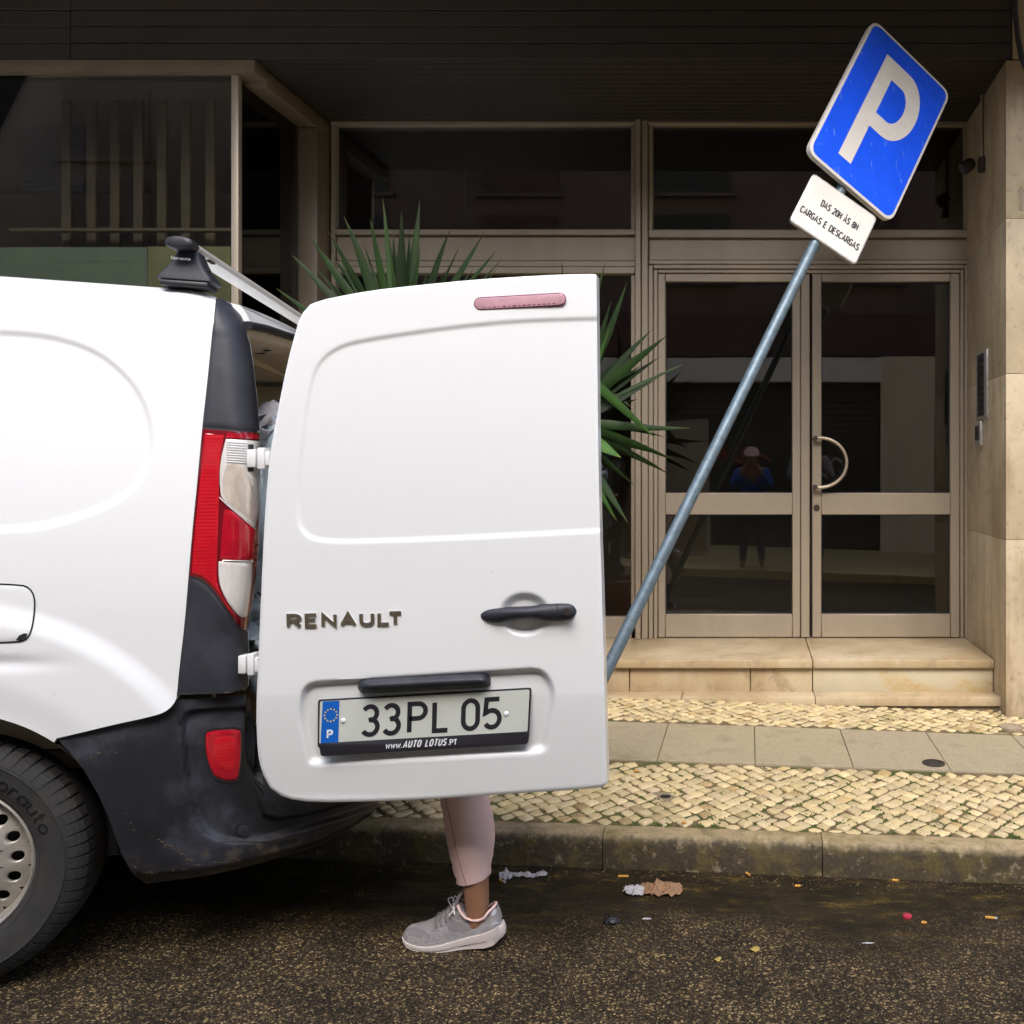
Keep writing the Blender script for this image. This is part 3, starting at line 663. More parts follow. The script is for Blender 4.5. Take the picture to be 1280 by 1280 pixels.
# wall items on the right side of the recess
ic = root('intercom', (XR, 5.07, 1.5), 'tall narrow metal intercom panel on the recess side wall', 'intercom')
def sw(px, py):   # a spot on the side wall plane x = XR
    y = XR*F/(px-PX); return y, H+(PY-py)*y/F
y1, zt = sw(1222.5, 437); y0, _ = sw(1236, 437); zb = sw(1229, 556)[1]
ymid = (y0+y1)/2; hw = (y1-y0)/2
box('faceplate', XR-.012, XR-.0005, ymid-hw, ymid+hw, sw(1229, 524)[1], sw(1229, 439)[1], M['signmetal'], ic, .003)
box('name_panel', XR-.016, XR-.0125, ymid-hw*.6, ymid+hw*.6, sw(1229, 520)[1], sw(1229, 443)[1], M['iron'], ic, .001)
for k in range(9):
    zc = sw(1229, 448+k*8.3)[1]; box('call_button', XR-.021, XR-.0165, ymid-hw*.45, ymid+hw*.45, zc-.012, zc+.006, M['rubber'], ic, .001)
box('speaker_unit', XR-.02, XR-.0005, ymid-hw*.1, ymid+hw*1.0, sw(1229, 557)[1], sw(1229, 526)[1], M['signmetal'], ic, .003)
box('speaker_grille', XR-.0235, XR-.0205, ymid+hw*.1, ymid+hw*.8, sw(1229, 550)[1], sw(1229, 532)[1], M['iron'], ic)
sl = root('security_light', (XR, 5.1, 3.0), 'small dark swivel spotlight with conduit high on the side wall', 'light')
yy, zz = sw(1229, 204)
tube('conduit', [(XR-.012, sw(1230, 195)[0], zz+.02), (XR-.012, sw(1230, 195)[0], 3.345)], .009, M['frame'], sl, 8)
box('bracket', XR-.035, XR-.0005, sw(1231, 0)[0]-.02, sw(1231, 0)[0]+.02, zz-.06, zz+.02, M['iron'], sl, .006)
c = np.array((XR-.09, sw(1224, 0)[0]+.01, zz+.0)); v, f = lathev([(.001, .0), (.035, .0), (.038, .007), (.034, .06), (.022, .075), (.001, .078)], c, (.75, .1, .5), 20); mk('lamp_head', v, f, M['iron'], sl, smooth=True)
v, f = lathev([(.001, .0), (.032, .0)], c-np.array((.003, 0, .002)), (.75, .1, .5), 20); mk('lens', v, f, M['bluegrey'], sl)
cb = tube('hanging_cable', [at(1268, -20, 4.5), at(1269, 15, 4.5), at(1272, 45, 4.5), at(1277, 72, 4.5), at(1286, 92, 4.5), at(1300, 105, 4.5)], .014, M['rubber'])
tag(cb, 'thick black cable drooping in front of the stone pillar at the top right', 'cable')
gm = root('gas_mark', (1.36, YF, 2.7), 'small engraved arrow mark on the pillar front', 'mark')
v, f = prismv([(0, 0), (.02, 0), (.02, .09), (.032, .09), (.01, .125), (-.012, .09), (0, .09)], (np.array((1.345, YF-.0005, 2.60)), (1, 0, 0), (0, 0, 1), (0, -1, 0)), .002); mk('arrow', v, f, M['darkstone'], gm)
# ================================================================== ACROSS THE STREET (behind the camera; seen mirrored in the entrance glass)
mk('opposite_pavement', [(-14, -3.7, .12), (14, -3.7, .12), (14, -.28, .10), (-14, -.28, .10), (-14, -.28, -.2), (14, -.28, -.2)], [(0, 1, 2, 3), (3, 2, 5, 4)], M['slab'], slope=True, kind='structure', tone=(1.8, 1.6, 1.05))
ob = root('opposite_building', (0, -3.7, 0), 'building across the street with shuttered shops and a stone pier', 'building')
def obx(name, x0, x1, y0, y1, z0, z1, m, **k): return box(name, x0, x1, y0, y1, z0, z1, M[m], ob, **k)
obx('wall', -18, 10, -8, -3.71, -.6, 7.0, 'oppwall')
obx('fascia', -14, 3.0, -3.7, -3.52, 3.1, 3.75, 'fasciared'); obx('pier', 2.07, 2.92, -3.7, -3.53, -.5, 3.09, 'pier'); obx('pier', -12, -9, -3.7, -3.53, -.5, 3.09, 'wallstone')
obx('shutter_box', -6, 2.05, -3.7, -3.35, 2.68, 3.05, 'awning')
for k in range(26): obx('shutter_slat', -9, 2.05, -3.7, -3.58+(k % 2)*.015, .12+k*.098, .212+k*.098, 'shutter')
obx('shutter', 2.95, 7, -3.7, -3.6, -.3, 3.09, 'fasciared')
for i, x in enumerate((-9, -6.3, -3.6, -.9, 1.8, 4.5, 7.2)):
    for z in (4.5, 5.9):
        obx('window', x-.6, x+.6, -3.7, -3.67, z-.2, z+.85, 'shutter' if i % 2 else 'fasciared'); obx('window_sill', x-.7, x+.7, -3.7, -3.62, z-.27, z-.21, 'oppwall')
def scribble(x, z, w_, h, m, n, sd_):
    rg = random.Random(sd_); pl = [(x+w_*(i/n-.5)+rg.uniform(-.05, .05), z+h*rg.uniform(-.5, .5)) for i in range(n+1)]; pl = smooth_pl(pl, 2)
    Lp, Rp, _ = ribbon(pl, .035); P = np.stack([[(a, -3.552, b) for a, b in Lp], [(a, -3.552, b) for a, b in Rp]]); v, f = gridmesh(P); mk('spray_paint', v, f, M[m], ob)
scribble(-.1, 1.55, 1.0, .35, 'graffiti_red', 13, 1); scribble(1.15, 1.35, .7, .4, 'graffiti', 9, 4); scribble(-2.6, 1.3, 1.2, .5, 'graffiti', 11, 9); scribble(2.5, .8, .6, .5, 'graffiti', 9, 5)
M['scuff'] = mat('scuffed_plastic', (.13, .095, .06), .9, var=.4, vscale=200)
# ================================================================== VAN
YAW, PITCH = math.radians(13), .035
VO = np.array([-1.25, 2.3, .044])
VU = np.array([math.cos(YAW), math.sin(YAW), -PITCH]); VU /= np.linalg.norm(VU)
VV = np.array([-math.sin(YAW), math.cos(YAW), 0]); VWW = np.cross(VU, VV)
def VW(u, v, w):
    u, v, w = np.broadcast_arrays(np.asarray(u, float), v, w); return VO+u[..., None]*VU+v[..., None]*VV+w[..., None]*VWW
CO = np.array([0, 0, H])
def vside(px, py, v=0.0):
    d = ray(px, py); o = CO-VO; t = (v-o@VV)/(d@VV); q = o+t*d; return np.array([q@VU, q@VWW])
def vplane_u(px, py, u):
    d = ray(px, py); o = CO-VO; t = (u-o@VU)/(d@VU); q = o+t*d; return np.array([q@VV, q@VWW])
van = root('parked_van', tuple(VW(-.64, .9, 0)), 'white panel van with its rear door swung open and a black bumper', 'van')
# rear outline: where the back face stands (u as a function of height)
def vs(w): return .078*np.clip((w-.9)/.7, 0, 2)**1.7+.012*np.clip((.62-w)/.3, 0, 1)
edge = [vside(px, py, .062+float(vs(vside(px, py, .08)[1]))) for px, py in ((289, 371), (299, 385), (305, 405), (312, 440), (318, 490), (322, 538), (323, 600), (321, 680), (314, 750), (308, 787), (308, 868), (309, 905))]
ew = np.array([e[1] for e in edge])[::-1]; eu = np.array([e[0] for e in edge])[::-1]
def ur(w): return np.interp(w, ew, eu)
def vs(w): return .078*np.clip((w-.9)/.7, 0, 2)**1.7+.012*np.clip((.62-w)/.3, 0, 1)
WC = np.array([-.682, .300]); RT = .312
low = [vside(px, py) for px, py in smooth_pl([(70, 922.5), (140, 905), (196, 893), (212, 887), (220, 876), (222, 868)], 2)]
lu = np.array([q[0] for q in low]); lw = np.array([q[1] for q in low]); RA = .367; FWU = WC[0]-2.70
def wbot(u):
    u = np.asarray(u, float); w_ = np.where(u < lu[0], .26, np.interp(u, lu, lw))
    for c in (-.665, FWU):
        d = u-c; a = .31+np.sqrt(np.clip(RA**2-d**2, 0, None)); w_ = np.where((np.abs(d) < RA) & (u < lu[0]), np.maximum(w_, a), w_)
    return w_
def wtopf(u): return np.where(u > -2.75, 1.0, np.where(u > -3.55, 1.0-(-2.75-u)/.8*.60, .40-.17*(-3.55-u)/.75))
oval = smooth_pl([(-700, 400), (-200, 408), (0, 411), (62, 416), (118, 433), (160, 465), (186, 505), (195, 550), (186, 590), (165, 619), (120, 643), (55, 662), (0, 667), (-200, 665), (-700, 640)], 2)
def side_relief(u, w):
    P = proj(VW(u, vs(w), w)); d = sdpoly(P, oval); r = .0065*sstep(-d, -1, 9)
    rw = np.hypot(u-WC[0], w-WC[1]); fl = .015*(1-sstep(rw, .585, .645))*(sstep(rw, .38, .47)*.4+.6); r = r-fl*(u > WC[0]-.75)
    # short pressed crease running into the arch flare
    px, py = P[..., 0], P[..., 1]; r = r+.007*np.exp(-((py-828)/9)**2)*(1-sstep(px, -20, 118))
    return r
def rdrop(u): return .032*sstep(u, -.25, -.118)
NS = 300; us_t = np.r_[np.linspace(0, .62, 50)[:-1], np.linspace(.62, 1, NS)]
UL = -4.22; RC = .055
rows_f = np.r_[np.linspace(0, 1, 190)]
rows = []
for f in rows_f:
    w = .69+(1.60-.69)*f; 
    for it in range(2):
        uend = ur(w)-RC; u = UL+(uend-UL)*us_t; wb = wbot(u); w = wb+(1.60-wb)*f
    v = vs(w); wt = wtopf(u); wreal = np.where(w > .8, .8+(w-.8)*wt, w); v = v+side_relief(u, w)
    rows.append((u, v, wreal, w))
def corner_cols(w0, v0):
    """round the rear corner and run .06 along the back face"""
    cu, cv = [], []
    for a in np.linspace(0, 90, 9)[1:]: cu.append(ur(w0)-RC+RC*math.sin(math.radians(a))); cv.append(v0+RC*(1-math.cos(math.radians(a))))
    for k in (.004, .008): cu.append(ur(w0)); cv.append(v0+RC+k)
    return cu, cv
P = []
for u, v, wr, w in rows:
    cu, cv = corner_cols(w[-1], v[-1]); P.append(VW(np.r_[u, cu], np.r_[v, cv], np.r_[wr, [w[-1]]*len(cu)]))
u, v, wr, w = rows[-1]
for a in np.linspace(0, 90, 9)[1:]:
    dv = .10*(1-math.cos(math.radians(a))); dw = .135*math.sin(math.radians(a)); u = UL+(ur(1.60+dw)-RC-UL)*us_t; cu, cv = corner_cols(1.60+dw, v[-1]+dv); f_d = dw/.135
    P.append(VW(np.r_[u, cu], np.r_[v+dv, cv], np.r_[.8+(1.60+dw-.8)*wtopf(u), [1.60+dw]*len(cu)]-f_d*rdrop(np.r_[u, cu])))
P = np.array(P)[::-1]
vb, fb = gridmesh(P, skirt=VV*.02)
mk('body_side', vb, fb, M['paint'], van, smooth=True)
shell = BVHTree.FromPolygons([tuple(q) for q in P.reshape(-1, 3)], gridmesh(P)[1])
# far side, plain mirror of the near one
Pf = []
for f in np.linspace(0, 1, 24):
    u = np.linspace(UL, -.1, 90); wb = wbot(u); w = wb+(1.60-wb)*f; Pf.append(VW(u, 1.8-vs(w), np.where(w > .8, .8+(w-.8)*wtopf(u), w)))
for a in np.linspace(0, 90, 6)[1:]:
    Pf.append(VW(u, 1.8-vs(1.6)-.1*(1-math.cos(math.radians(a))), .8+(1.6+.135*math.sin(math.radians(a))-.8)*wtopf(u)))
v_, f_ = gridmesh(np.array(Pf)); mk('body_side', v_, f_, M['paint'], van, smooth=True)
# roof, bonnet and windscreen as one skin along the top line
us_ = np.linspace(UL, -.26, 60); vv_ = np.linspace(.175, 1.625, 22)
arch = lambda v: .022*(1-((v-.9)/.72)**2)
us_ = np.r_[us_[:-1], np.linspace(-.25, -.125, 12)]; Pr = np.array([VW(us_, v, .8+(1.735+arch(v)-.8)*wtopf(us_)-rdrop(us_)) for v in vv_])
lip = [VW(np.array([-.130, -.124, -.122]), v, np.array([1.702, 1.699, 1.693])+arch(v)*np.array([.6, .5, .4])) for v in vv_]
Pr = np.concatenate([Pr, np.array(lip)], 1)
v_, f_ = gridmesh(Pr, skirt=VWW*-.015); mk('roof', v_, f_, M['paint'], van, smooth=True)
# header lip below the roof edge (white), seal, inner liner
def aw(v): return np.interp(v, [.05, .153, .334, .68, .9, 1.12, 1.466, 1.647, 1.75], [1.640, 1.655, 1.672, 1.692, 1.696, 1.692, 1.672, 1.655, 1.640])
vv2 = np.linspace(.168, 1.632, 44)
top2 = 1.699+0*vv2
Ph = np.array([VW(-.122, vv2, top2), VW(-.108, vv2, top2*.5+(aw(vv2)+.004)*.5), VW(-.100, vv2, aw(vv2)+.004)])
v_, f_ = gridmesh(Ph, skirt=VU*-.03); mk('roof_header', v_, f_, M['paint'], van, smooth=True)
tube('door_seal', VW(-.104, vv2, aw(vv2)-.006), .0115, M['rubber'], van, 10)
Pi = np.array([VW(-.112, vv2, aw(vv2)-.016), VW(-.116, vv2, aw(vv2)-.034), VW(-.126, vv2, aw(vv2)-.042), VW(-.21, vv2, aw(vv2)-.062), VW(-.30, vv2, aw(vv2)-.055)])
v_, f_ = gridmesh(Pi); mk('inner_header', v_, f_, M['inner_paint'], van, smooth=True)
for (a, b, lu_, lv) in ((-.125, .15, .012, .012), (-.125, .25, .010, .03), (-.125, .40, .010, .03), (-.16, .33, .012, .018), (-.16, .46, .018, .02), (-.19, .33, .006, .012), (-.19, .47, .006, .03), (-.125, .62, .01, .03), (-.16, .68, .018, .02)):
    a -= .045; b -= .02; k = np.linspace(0, 2*math.pi, 13)[:-1]; uu = a+lu_*np.cos(k); vv = b+lv*np.sin(k)
    ww = np.interp(-uu, [.112, .116, .126, .21, .30], [-.016, -.034, -.042, -.062, -.055])+aw(vv)-.0015
    mk('liner_hole', VW(uu, vv, ww), [tuple(range(12))], M['dark'], van)
# cargo space
def vbox(name, u0, u1, v0, v1, w0, w1, m, parent=van, bev=0, **k):
    V = [tuple(VW(a, b, c)) for a, b, c in ((u0, v0, w1), (u1, v0, w1), (u1, v1, w1), (u0, v1, w1), (u0, v0, w0), (u1, v0, w0), (u1, v1, w0), (u0, v1, w0))]; Fc = BF
    if bev: V, Fc = bevel_mesh(V, Fc, bev)
    return mk(name, V, Fc, M[m], parent, smooth=bool(bev), **k)
vbox('cargo_floor', -2.3, -.06, .12, 1.68, .50, .545, 'cup'); vbox('cargo_wall', -2.3, -.14, .12, .14, .55, 1.58, 'inner_paint'); vbox('cargo_wall', -2.3, -.10, 1.66, 1.68, .55, 1.60, 'inner_paint')
vbox('bulkhead', -2.34, -2.30, .12, 1.68, .5, 1.68, 'inner_paint'); vbox('roof_lining', -2.3, -.30, .13, 1.67, 1.62, 1.64, 'inner_paint')
vbox('far_corner_post', -.30, -.05, 1.66, 1.79, .50, 1.66, 'trim', bev=.02)
for k in range(3): vbox('roof_rib', -.62-k*.5, -.56-k*.5, .15, 1.65, 1.575, 1.62, 'inner_paint')
vbox('underbody', -3.9, -.08, .16, 1.64, .26, .50, 'dark')
# near rear post inner side (closes the gap between skin and opening)
wq = np.linspace(.70, 1.66, 30); Pp = np.array([VW(ur(wq)-.002, vs(wq)+RC+.008, wq), VW(ur(wq)-.05, vs(wq)+RC+.004, wq), VW(ur(wq)-.2, .13+0*wq, wq)])
v_, f_ = gridmesh(Pp); mk('door_opening_post', v_, f_, M['inner_paint'], van, smooth=True)
tube('post_seal', VW(ur(wq)-.008, vs(wq)+RC+.006, wq), .005, M['rubber'], van, 8)
# ---- draping measured outlines on the skin
def drape(px, py, off=.002, bvh=None, far=6):
    d = Vector(ray(px, py)).normalized(); h, n, i, ds = (bvh or shell).ray_cast(Vector(CO), d)
    if h is None: return None
    if n.dot(d) > 0: n = -n
    return np.array(h+n*off)
def drape_grid(Pp, off, bvh=None, shape=None):
    nv, nu = Pp.shape[:2]; R = np.full((nv, nu, 3), np.nan)
    for i in range(nv):
        for j in range(nu):
            q = drape(Pp[i, j, 0], Pp[i, j, 1], off if shape is None else off+shape[i, j], bvh)
            if q is not None: R[i, j] = q
    bad = np.argwhere(np.isnan(R[..., 0]))
    good = np.argwhere(~np.isnan(R[..., 0]))
    for i, j in bad:
        g = good[np.argmin(((good-(i, j))**2*[1, 4]).sum(1))]; R[i, j] = R[g[0], g[1]]
    return R
def edgeroll(nv, nu, k, depth):
    i = np.minimum(np.arange(nv), np.arange(nv)[::-1])[:, None]; j = np.minimum(np.arange(nu), np.arange(nu)[::-1])[None]
    e = np.minimum(i, j)*np.ones((nv, nu)); return -depth*(1-np.clip(e/k, 0, 1))**2
def patch(name, top, right, bottom, left, nu, nv, m, off=.003, roll=.002, parent=van, bvh=None, relief=None, sk=.012, **k):
    Pp = coons(top, right, bottom, left, nu, nv); sh = edgeroll(nv, nu, 2, roll)
    if relief is not None: sh = sh+relief(Pp)
    R = drape_grid(Pp, off, bvh, sh); v_, f_ = gridmesh(R, skirt=VV*sk); return mk(name, v_, f_, M[m], parent, smooth=True, **k)
patch('seam_backing', smooth_pl([(270.5, 365.5), (277, 366), (285.5, 369), (292, 373)]), smooth_pl([(292, 373), (303, 391), (313, 440), (319, 490), (322.8, 538), (323.8, 600), (321.8, 680), (314.6, 750), (308.6, 788), (308.8, 868)], 1), [(221, 871), (262, 870), (308.8, 869)], smooth_pl([(270.5, 365.5), (265, 420), (259, 480), (253, 534), (247, 600), (240, 670), (236, 719.5), (231, 780), (225, 830), (221, 871)], 1), 24, 130, 'rubber', .0012, .0)
patch('corner_cap', smooth_pl([(271.5, 367), (277, 367), (285, 370), (291, 374)]), smooth_pl([(291, 374), (302, 391), (312, 440), (318, 490), (322, 538)]), [(254, 533), (288, 536), (322, 538)],
      smooth_pl([(271.5, 367), (266, 420), (260, 480), (254, 533)], 1), 22, 60, 'trim', .004)
lamp_c = [(237, 719.5), (249, 722), (262, 731), (278, 752), (294, 778), (302, 786), (307.5, 788)]
patch('lower_corner_trim', smooth_pl([(237, 722.5), (249, 725), (261, 734), (277, 756), (293, 781.5), (302, 789), (307.5, 791)], 1), [(307.5, 791), (308, 830), (308, 868)], [(222, 870), (262, 869), (308, 867)],
      smooth_pl([(237, 722.5), (232, 780), (226, 830), (222, 870)], 1), 24, 44, 'trim', .003)
tl = root('tail_lamp', tuple(VW(-.08, .0, 1.1)), None, None); tl.parent = van; tl.location = WO[tl.name]-WO[van.name]
Ltop = [(254, 536), (288, 539), (322, 541)]; Lright = smooth_pl([(322, 541), (323, 600), (321, 680), (314, 750), (307.5, 788)], 1); Lleft = smooth_pl([(254, 536), (248, 600), (241, 670), (237, 719.5)], 1)
patch('lamp_housing', Ltop, Lright, smooth_pl(lamp_c, 1), Lleft, 34, 90, 'reddark', .003, .001, tl)
def inset(pl, dx, dy): return [(a+dx, b+dy) for a, b in pl]
patch('red_lens', [(257, 542), (270, 543.5), (281, 544)], smooth_pl([(281, 544), (276, 570), (274, 600), (274, 625), (273.5, 655), (272, 690), (271, 722), (274, 738), (290, 768), (297, 776), (304, 783.5)], 1),
      smooth_pl([(240.5, 716), (251, 719), (264, 728.5), (281, 751), (296, 775), (304, 783.5)], 1), smooth_pl([(257, 542), (251, 600), (244, 670), (240.5, 716)], 1), 16, 90, 'red', .006, .0015, tl)
patch('top_red_lens', [(284, 542), (300, 543), (319.5, 544)], [(319.5, 544), (320, 549)], [(283, 548), (300, 549), (320, 550)], [(284, 542), (283, 548)], 12, 4, 'red2', .006, .0004, tl)
patch('reversing_lens', smooth_pl([(283, 549.5), (300, 550), (320.5, 551.5)], 1), smooth_pl([(320.5, 551.5), (321, 600), (319, 640), (316, 659)], 1), smooth_pl([(277, 620), (283, 629), (300, 645), (316, 659)], 1), smooth_pl([(283, 549.5), (276.5, 575), (275, 600), (277, 620)], 1), 18, 40, 'clear', .0065, .002, tl)
patch('inner_red_lens', smooth_pl([(281, 638), (288, 637), (300, 648), (316.5, 662)], 1), [(316.5, 662), (315, 680), (313.5, 700)], [(276.5, 699), (295, 700), (313.5, 700)], [(281, 638), (278, 668), (276.5, 699)], 18, 24, 'red2', .0075, .002, tl)
patch('indicator_lens', [(274, 701.5), (294, 702.5), (313, 702.5)], smooth_pl([(313, 702.5), (311, 735), (306, 770)], 1), smooth_pl([(277, 736), (284, 752), (295, 767), (301, 772), (306, 770)], 1), smooth_pl([(274, 701.5), (274, 722), (277, 736)], 1), 16, 26, 'clear', .0065, .002, tl)
M['reflector'] = mat('lamp_reflector', (.62, .54, .47), .15, metal=.15, coat=1, var=.3, vscale=30, stretch=(1, 1, .3))
patch('reflector_bowl', smooth_pl([(284, 582), (292, 579), (302, 584), (309, 596)], 1), smooth_pl([(309, 596), (315, 615), (317, 640), (315.5, 654)], 1), smooth_pl([(280, 618), (286, 628), (300, 641), (315.5, 654)], 1), smooth_pl([(284, 582), (279, 600), (280, 618)], 1), 12, 20, 'reflector', .0078, .001, tl)
for k_ in range(9):
    py = 553+k_*3.1; tube('lens_rib', [drape(x_, py+(x_-284)*.06, .0088) for x_ in (284, 292, 300, 306)], .0011, M['whiteprint'], tl, 5)
for a_, b_3 in (((279.5, 700.4), (313.5, 701.4)), ((275.5, 622), (316, 661.5))):
    tube('lens_divider', [drape(a_[0]+(b_3[0]-a_[0])*t, a_[1]+(b_3[1]-a_[1])*t, .0075) for t in np.linspace(0, 1, 8)], .0012, M['clear'], tl, 5)
# fuel flap
gsk = [(-72, 728.5), (26, 730.5), (38, 735), (43.5, 746), (44, 760), (40.5, 786), (35, 798), (25, 803), (-60, 804), (-72, 800)]
def loopstrip(pts, wd, off, bvh=None):
    q = smooth_pl(list(pts)+[pts[0]], 2); q = resample(q, 70); Lp, Rp, _ = ribbon(q, wd)
    A_ = [drape(*p, off, bvh) for p in Lp]; B_ = [drape(*p, off, bvh) for p in Rp]; V = []; Fc = []
    for a, b in zip(A_, B_): V += [a, b]
    n = len(A_); Fc = [(2*i, 2*i+1, 2*((i+1) % n)+1, 2*((i+1) % n)) for i in range(n if np.allclose(pts[0], pts[0]) else n-1)]
    return V, Fc
V, Fc = loopstrip(gsk, 2.0, .0014); mk('fuel_flap_gap', V, Fc, M['dark'], van)
patch('fuel_flap', [(-70, 730), (30, 731.5)], smooth_pl([(30, 731.5), (42, 744), (41.5, 770), (37.5, 790), (26, 801)], 1), [(-70, 802), (26, 801)], [(-70, 730), (-70, 802)], 30, 20, 'paint', .0022, .0016, van, sk=.0022)
mk('flap_notch', [drape(*p, .0045) for p in ((21, 800), (25, 794), (31, 791.5), (36, 792), (33, 797), (27, 800.5))], [tuple(range(6))], M['dark'], van)
# ---- bumper
bpx = np.array([-.46, -.3, -.2, -.10, -.02, .07, .14, .195, .233, .255, .268, .272]); bpv = np.array([.0, -.002, .004, .020, .062, .120, .185, .285, .385, .511, .70, .9])
cl = smooth_pl(np.stack([bpx, bpv], 1), 2); cl = np.vstack([cl, (cl*[1, -1]+[0, 1.8])[::-1][1:]])
cl = np.vstack([resample(cl[:len(cl)//2+1], 190), resample(cl[len(cl)//2:], 60)[1:]])
tn = np.gradient(cl, axis=0); tn /= np.linalg.norm(tn, axis=1)[:, None]; nrm = np.stack([tn[:, 1], -tn[:, 0]], 1)   # outward
rear = np.arange(len(cl)) > np.argmax(cl[:, 1] > .15); rear &= cl[:, 1] < 1.65
near = cl[:, 1] < .9
wt_ = np.where(cl[:, 1] < .9, np.interp(cl[:, 0], [lu[0], lu[len(lu)//2], lu[-1]], [lw[0], lw[len(lw)//2], lw[-1]]), .69)
side_t = np.interp(cl[:, 0], lu, lw); 
dist = np.r_[0, np.cumsum(np.linalg.norm(np.diff(cl, axis=0), axis=1))]
wt_ = np.where(near & (cl[:, 0] < lu[-1]), side_t, .694)
iap = np.argmax(cl[:, 1] > .075); dA = dist[iap]; iap2 = len(cl)-1-np.argmax(cl[::-1, 1] < 1.725); dB = dist[iap2]
drop = sstep(dist, dA-.05, dA+.012)*(1-sstep(dist, dB-.10, dB+.005)); wt_ = wt_-drop*.215
wlow = np.interp(cl[:, 0], [-.46, -.27, -.2, 0, .3], [.236, .232, .236, .240, .245])
archw = np.interp(cl[:, 0], [-.46, -.438, -.410, -.378, -.345, -.321, -.29, -.268, -.249], [.62, .608, .577, .537, .478, .425, .326, .278, .236]); inA = (cl[:, 0] < -.249) & near
archlow = np.where(inA, archw, 0)
pocket = smooth_pl([(226, 905), (231, 893), (240, 888), (300, 884), (318, 884), (326, 905), (326, 1000), (334, 1026), (400, 1016), (500, 980), (500, 1000), (400, 1032), (334, 1050), (300, 1054), (272, 1051), (250, 1038), (238, 1010), (231, 960)], 1)
clt = np.stack([np.minimum(cl[:, 0], -.042-.05*np.clip((.05-cl[:, 1])/.05, 0, 1)**2*(cl[:, 1] < .9)), np.clip(cl[:, 1], None, 1.8)], 1)
nr = 110; PB = np.zeros((nr, len(cl), 3))
for i, f in enumerate(np.linspace(1, 0, nr)):
    lo = np.maximum(wlow, archlow); hi = np.maximum(wt_, lo+.002); w = lo+(hi-lo)*f
    o_ = .012*np.sin(np.clip((w-.24)/.42, 0, 1)*math.pi)-.030*(1-sstep(w, .235, .275))-.002
    hi_r = np.where(drop > .5, 1, 0); o_ = o_-.018*(1-np.clip((hi-w)/.035, 0, 1))**2.2*np.where(drop > .3, 1, .06)
    gb = (1-sstep(w, .40, .545))[:, None]; q2 = cl*gb+clt*(1-gb); base = VW(q2[:, 0]+nrm[:, 0]*o_, q2[:, 1]+nrm[:, 1]*o_, w); px = proj(base); d = sdpoly(px, pocket)
    o_ = o_-.016*sstep(-d, -2.5, 5)*(cl[:, 1] < 1.2)
    PB[i] = VW(q2[:, 0]+nrm[:, 0]*o_, q2[:, 1]+nrm[:, 1]*o_, w)
v_, f_ = gridmesh(PB); 
bump = mk('bumper', v_, f_, M['bumper'], van, smooth=True)
bumper_bvh = BVHTree.FromPolygons([tuple(q) for q in v_], f_)
# tread ledge on top of the bumper and a closed underside
cin = cl.copy(); cin[:, 0] = np.minimum(cin[:, 0]-.02, -.03); cin[:, 1] = np.clip(cin[:, 1], .10, 1.70)
topr = PB[0]; sel = np.where((drop > .05))[0]
inner = VW(cin[sel, 0], cin[sel, 1], wt_[sel]+.006)
v_, f_ = gridmesh(np.stack([topr[sel], topr[sel]*.93+inner*.07+VWW*.004, topr[sel]*.6+inner*.4+VWW*.004, inner])); mk('bumper_ledge', v_, f_, M['bumper'], van, smooth=True)
for k in range(12):
    uu = .0+k*.018; vbox('ledge_rib', uu, uu+.006, .35, 1.45, .515, .522, 'bumper')
sb_ = ~inA; botr = PB[-1][sb_]; innb = VW(np.minimum(cl[:, 0]-.05, -.08), np.clip(cl[:, 1], .12, 1.68), .26)[sb_]; v_, f_ = gridmesh(np.stack([botr, innb])); mk('bumper_underside', v_, f_, M['dark'], van)
vbox('rear_sill', -.10, -.03, .13, 1.67, .30, .545, 'trim')
# fog lamp, sensor
patch('fog_lamp', smooth_pl([(257, 915.5), (262, 913), (296, 910.5), (301, 913)], 1), smooth_pl([(301, 913), (301, 940), (299, 968), (296, 974.5)], 1), smooth_pl([(268, 970), (277, 974), (288, 976), (296, 974.5)], 1), smooth_pl([(257, 915.5), (257, 935), (261, 955), (268, 970)], 1), 20, 24, 'red2', .004, .003, bvh=bumper_bvh, label='red rear fog lamp in the bumper pocket')
patch('fog_lamp_insert', smooth_pl([(268, 925), (276, 921), (290, 920), (296, 924)], 1), smooth_pl([(296, 924), (296, 940), (294, 960)], 1), smooth_pl([(274, 958), (284, 964), (294, 960)], 1), smooth_pl([(268, 925), (268, 940), (274, 958)], 1), 12, 14, 'red', .0062, .0015, bvh=bumper_bvh)
fr_ = [(256, 916), (262, 911.5), (297, 909), (302.5, 914), (302, 945), (299.5, 971), (295, 977), (283, 977), (268, 973), (259, 956), (255.5, 935)]
V, Fc = loopstrip(fr_, 2.2, .003, bumper_bvh); mk('fog_lamp_rim', V, Fc, M['dark'], van)
def disc(px, py, r, off, m, name, bvh, parent=van, ring=None):
    k = np.linspace(0, 2*math.pi, 25)[:-1]; pts = [drape(px+r*math.cos(a), py+r*math.sin(a), off, bvh) for a in k]; c = drape(px, py, off*1.5, bvh)
    return mk(name, pts+[c], [(i, (i+1) % 24, 24) for i in range(24)], M[m], parent, smooth='all')
disc(303, 1038, 9.2, .0035, 'dark', 'sensor_rim', bumper_bvh); disc(303.5, 1038, 8, .0055, 'trim', 'parking_sensor', bumper_bvh)
tube('reverse_seam', [drape(275+i*3.0, 1052.5-max(0, i*3.0-70)*.20, .0006, bumper_bvh) for i in range(0, 40)], .0009, M['dark'], van, 6)
rs_ = random.Random(3)
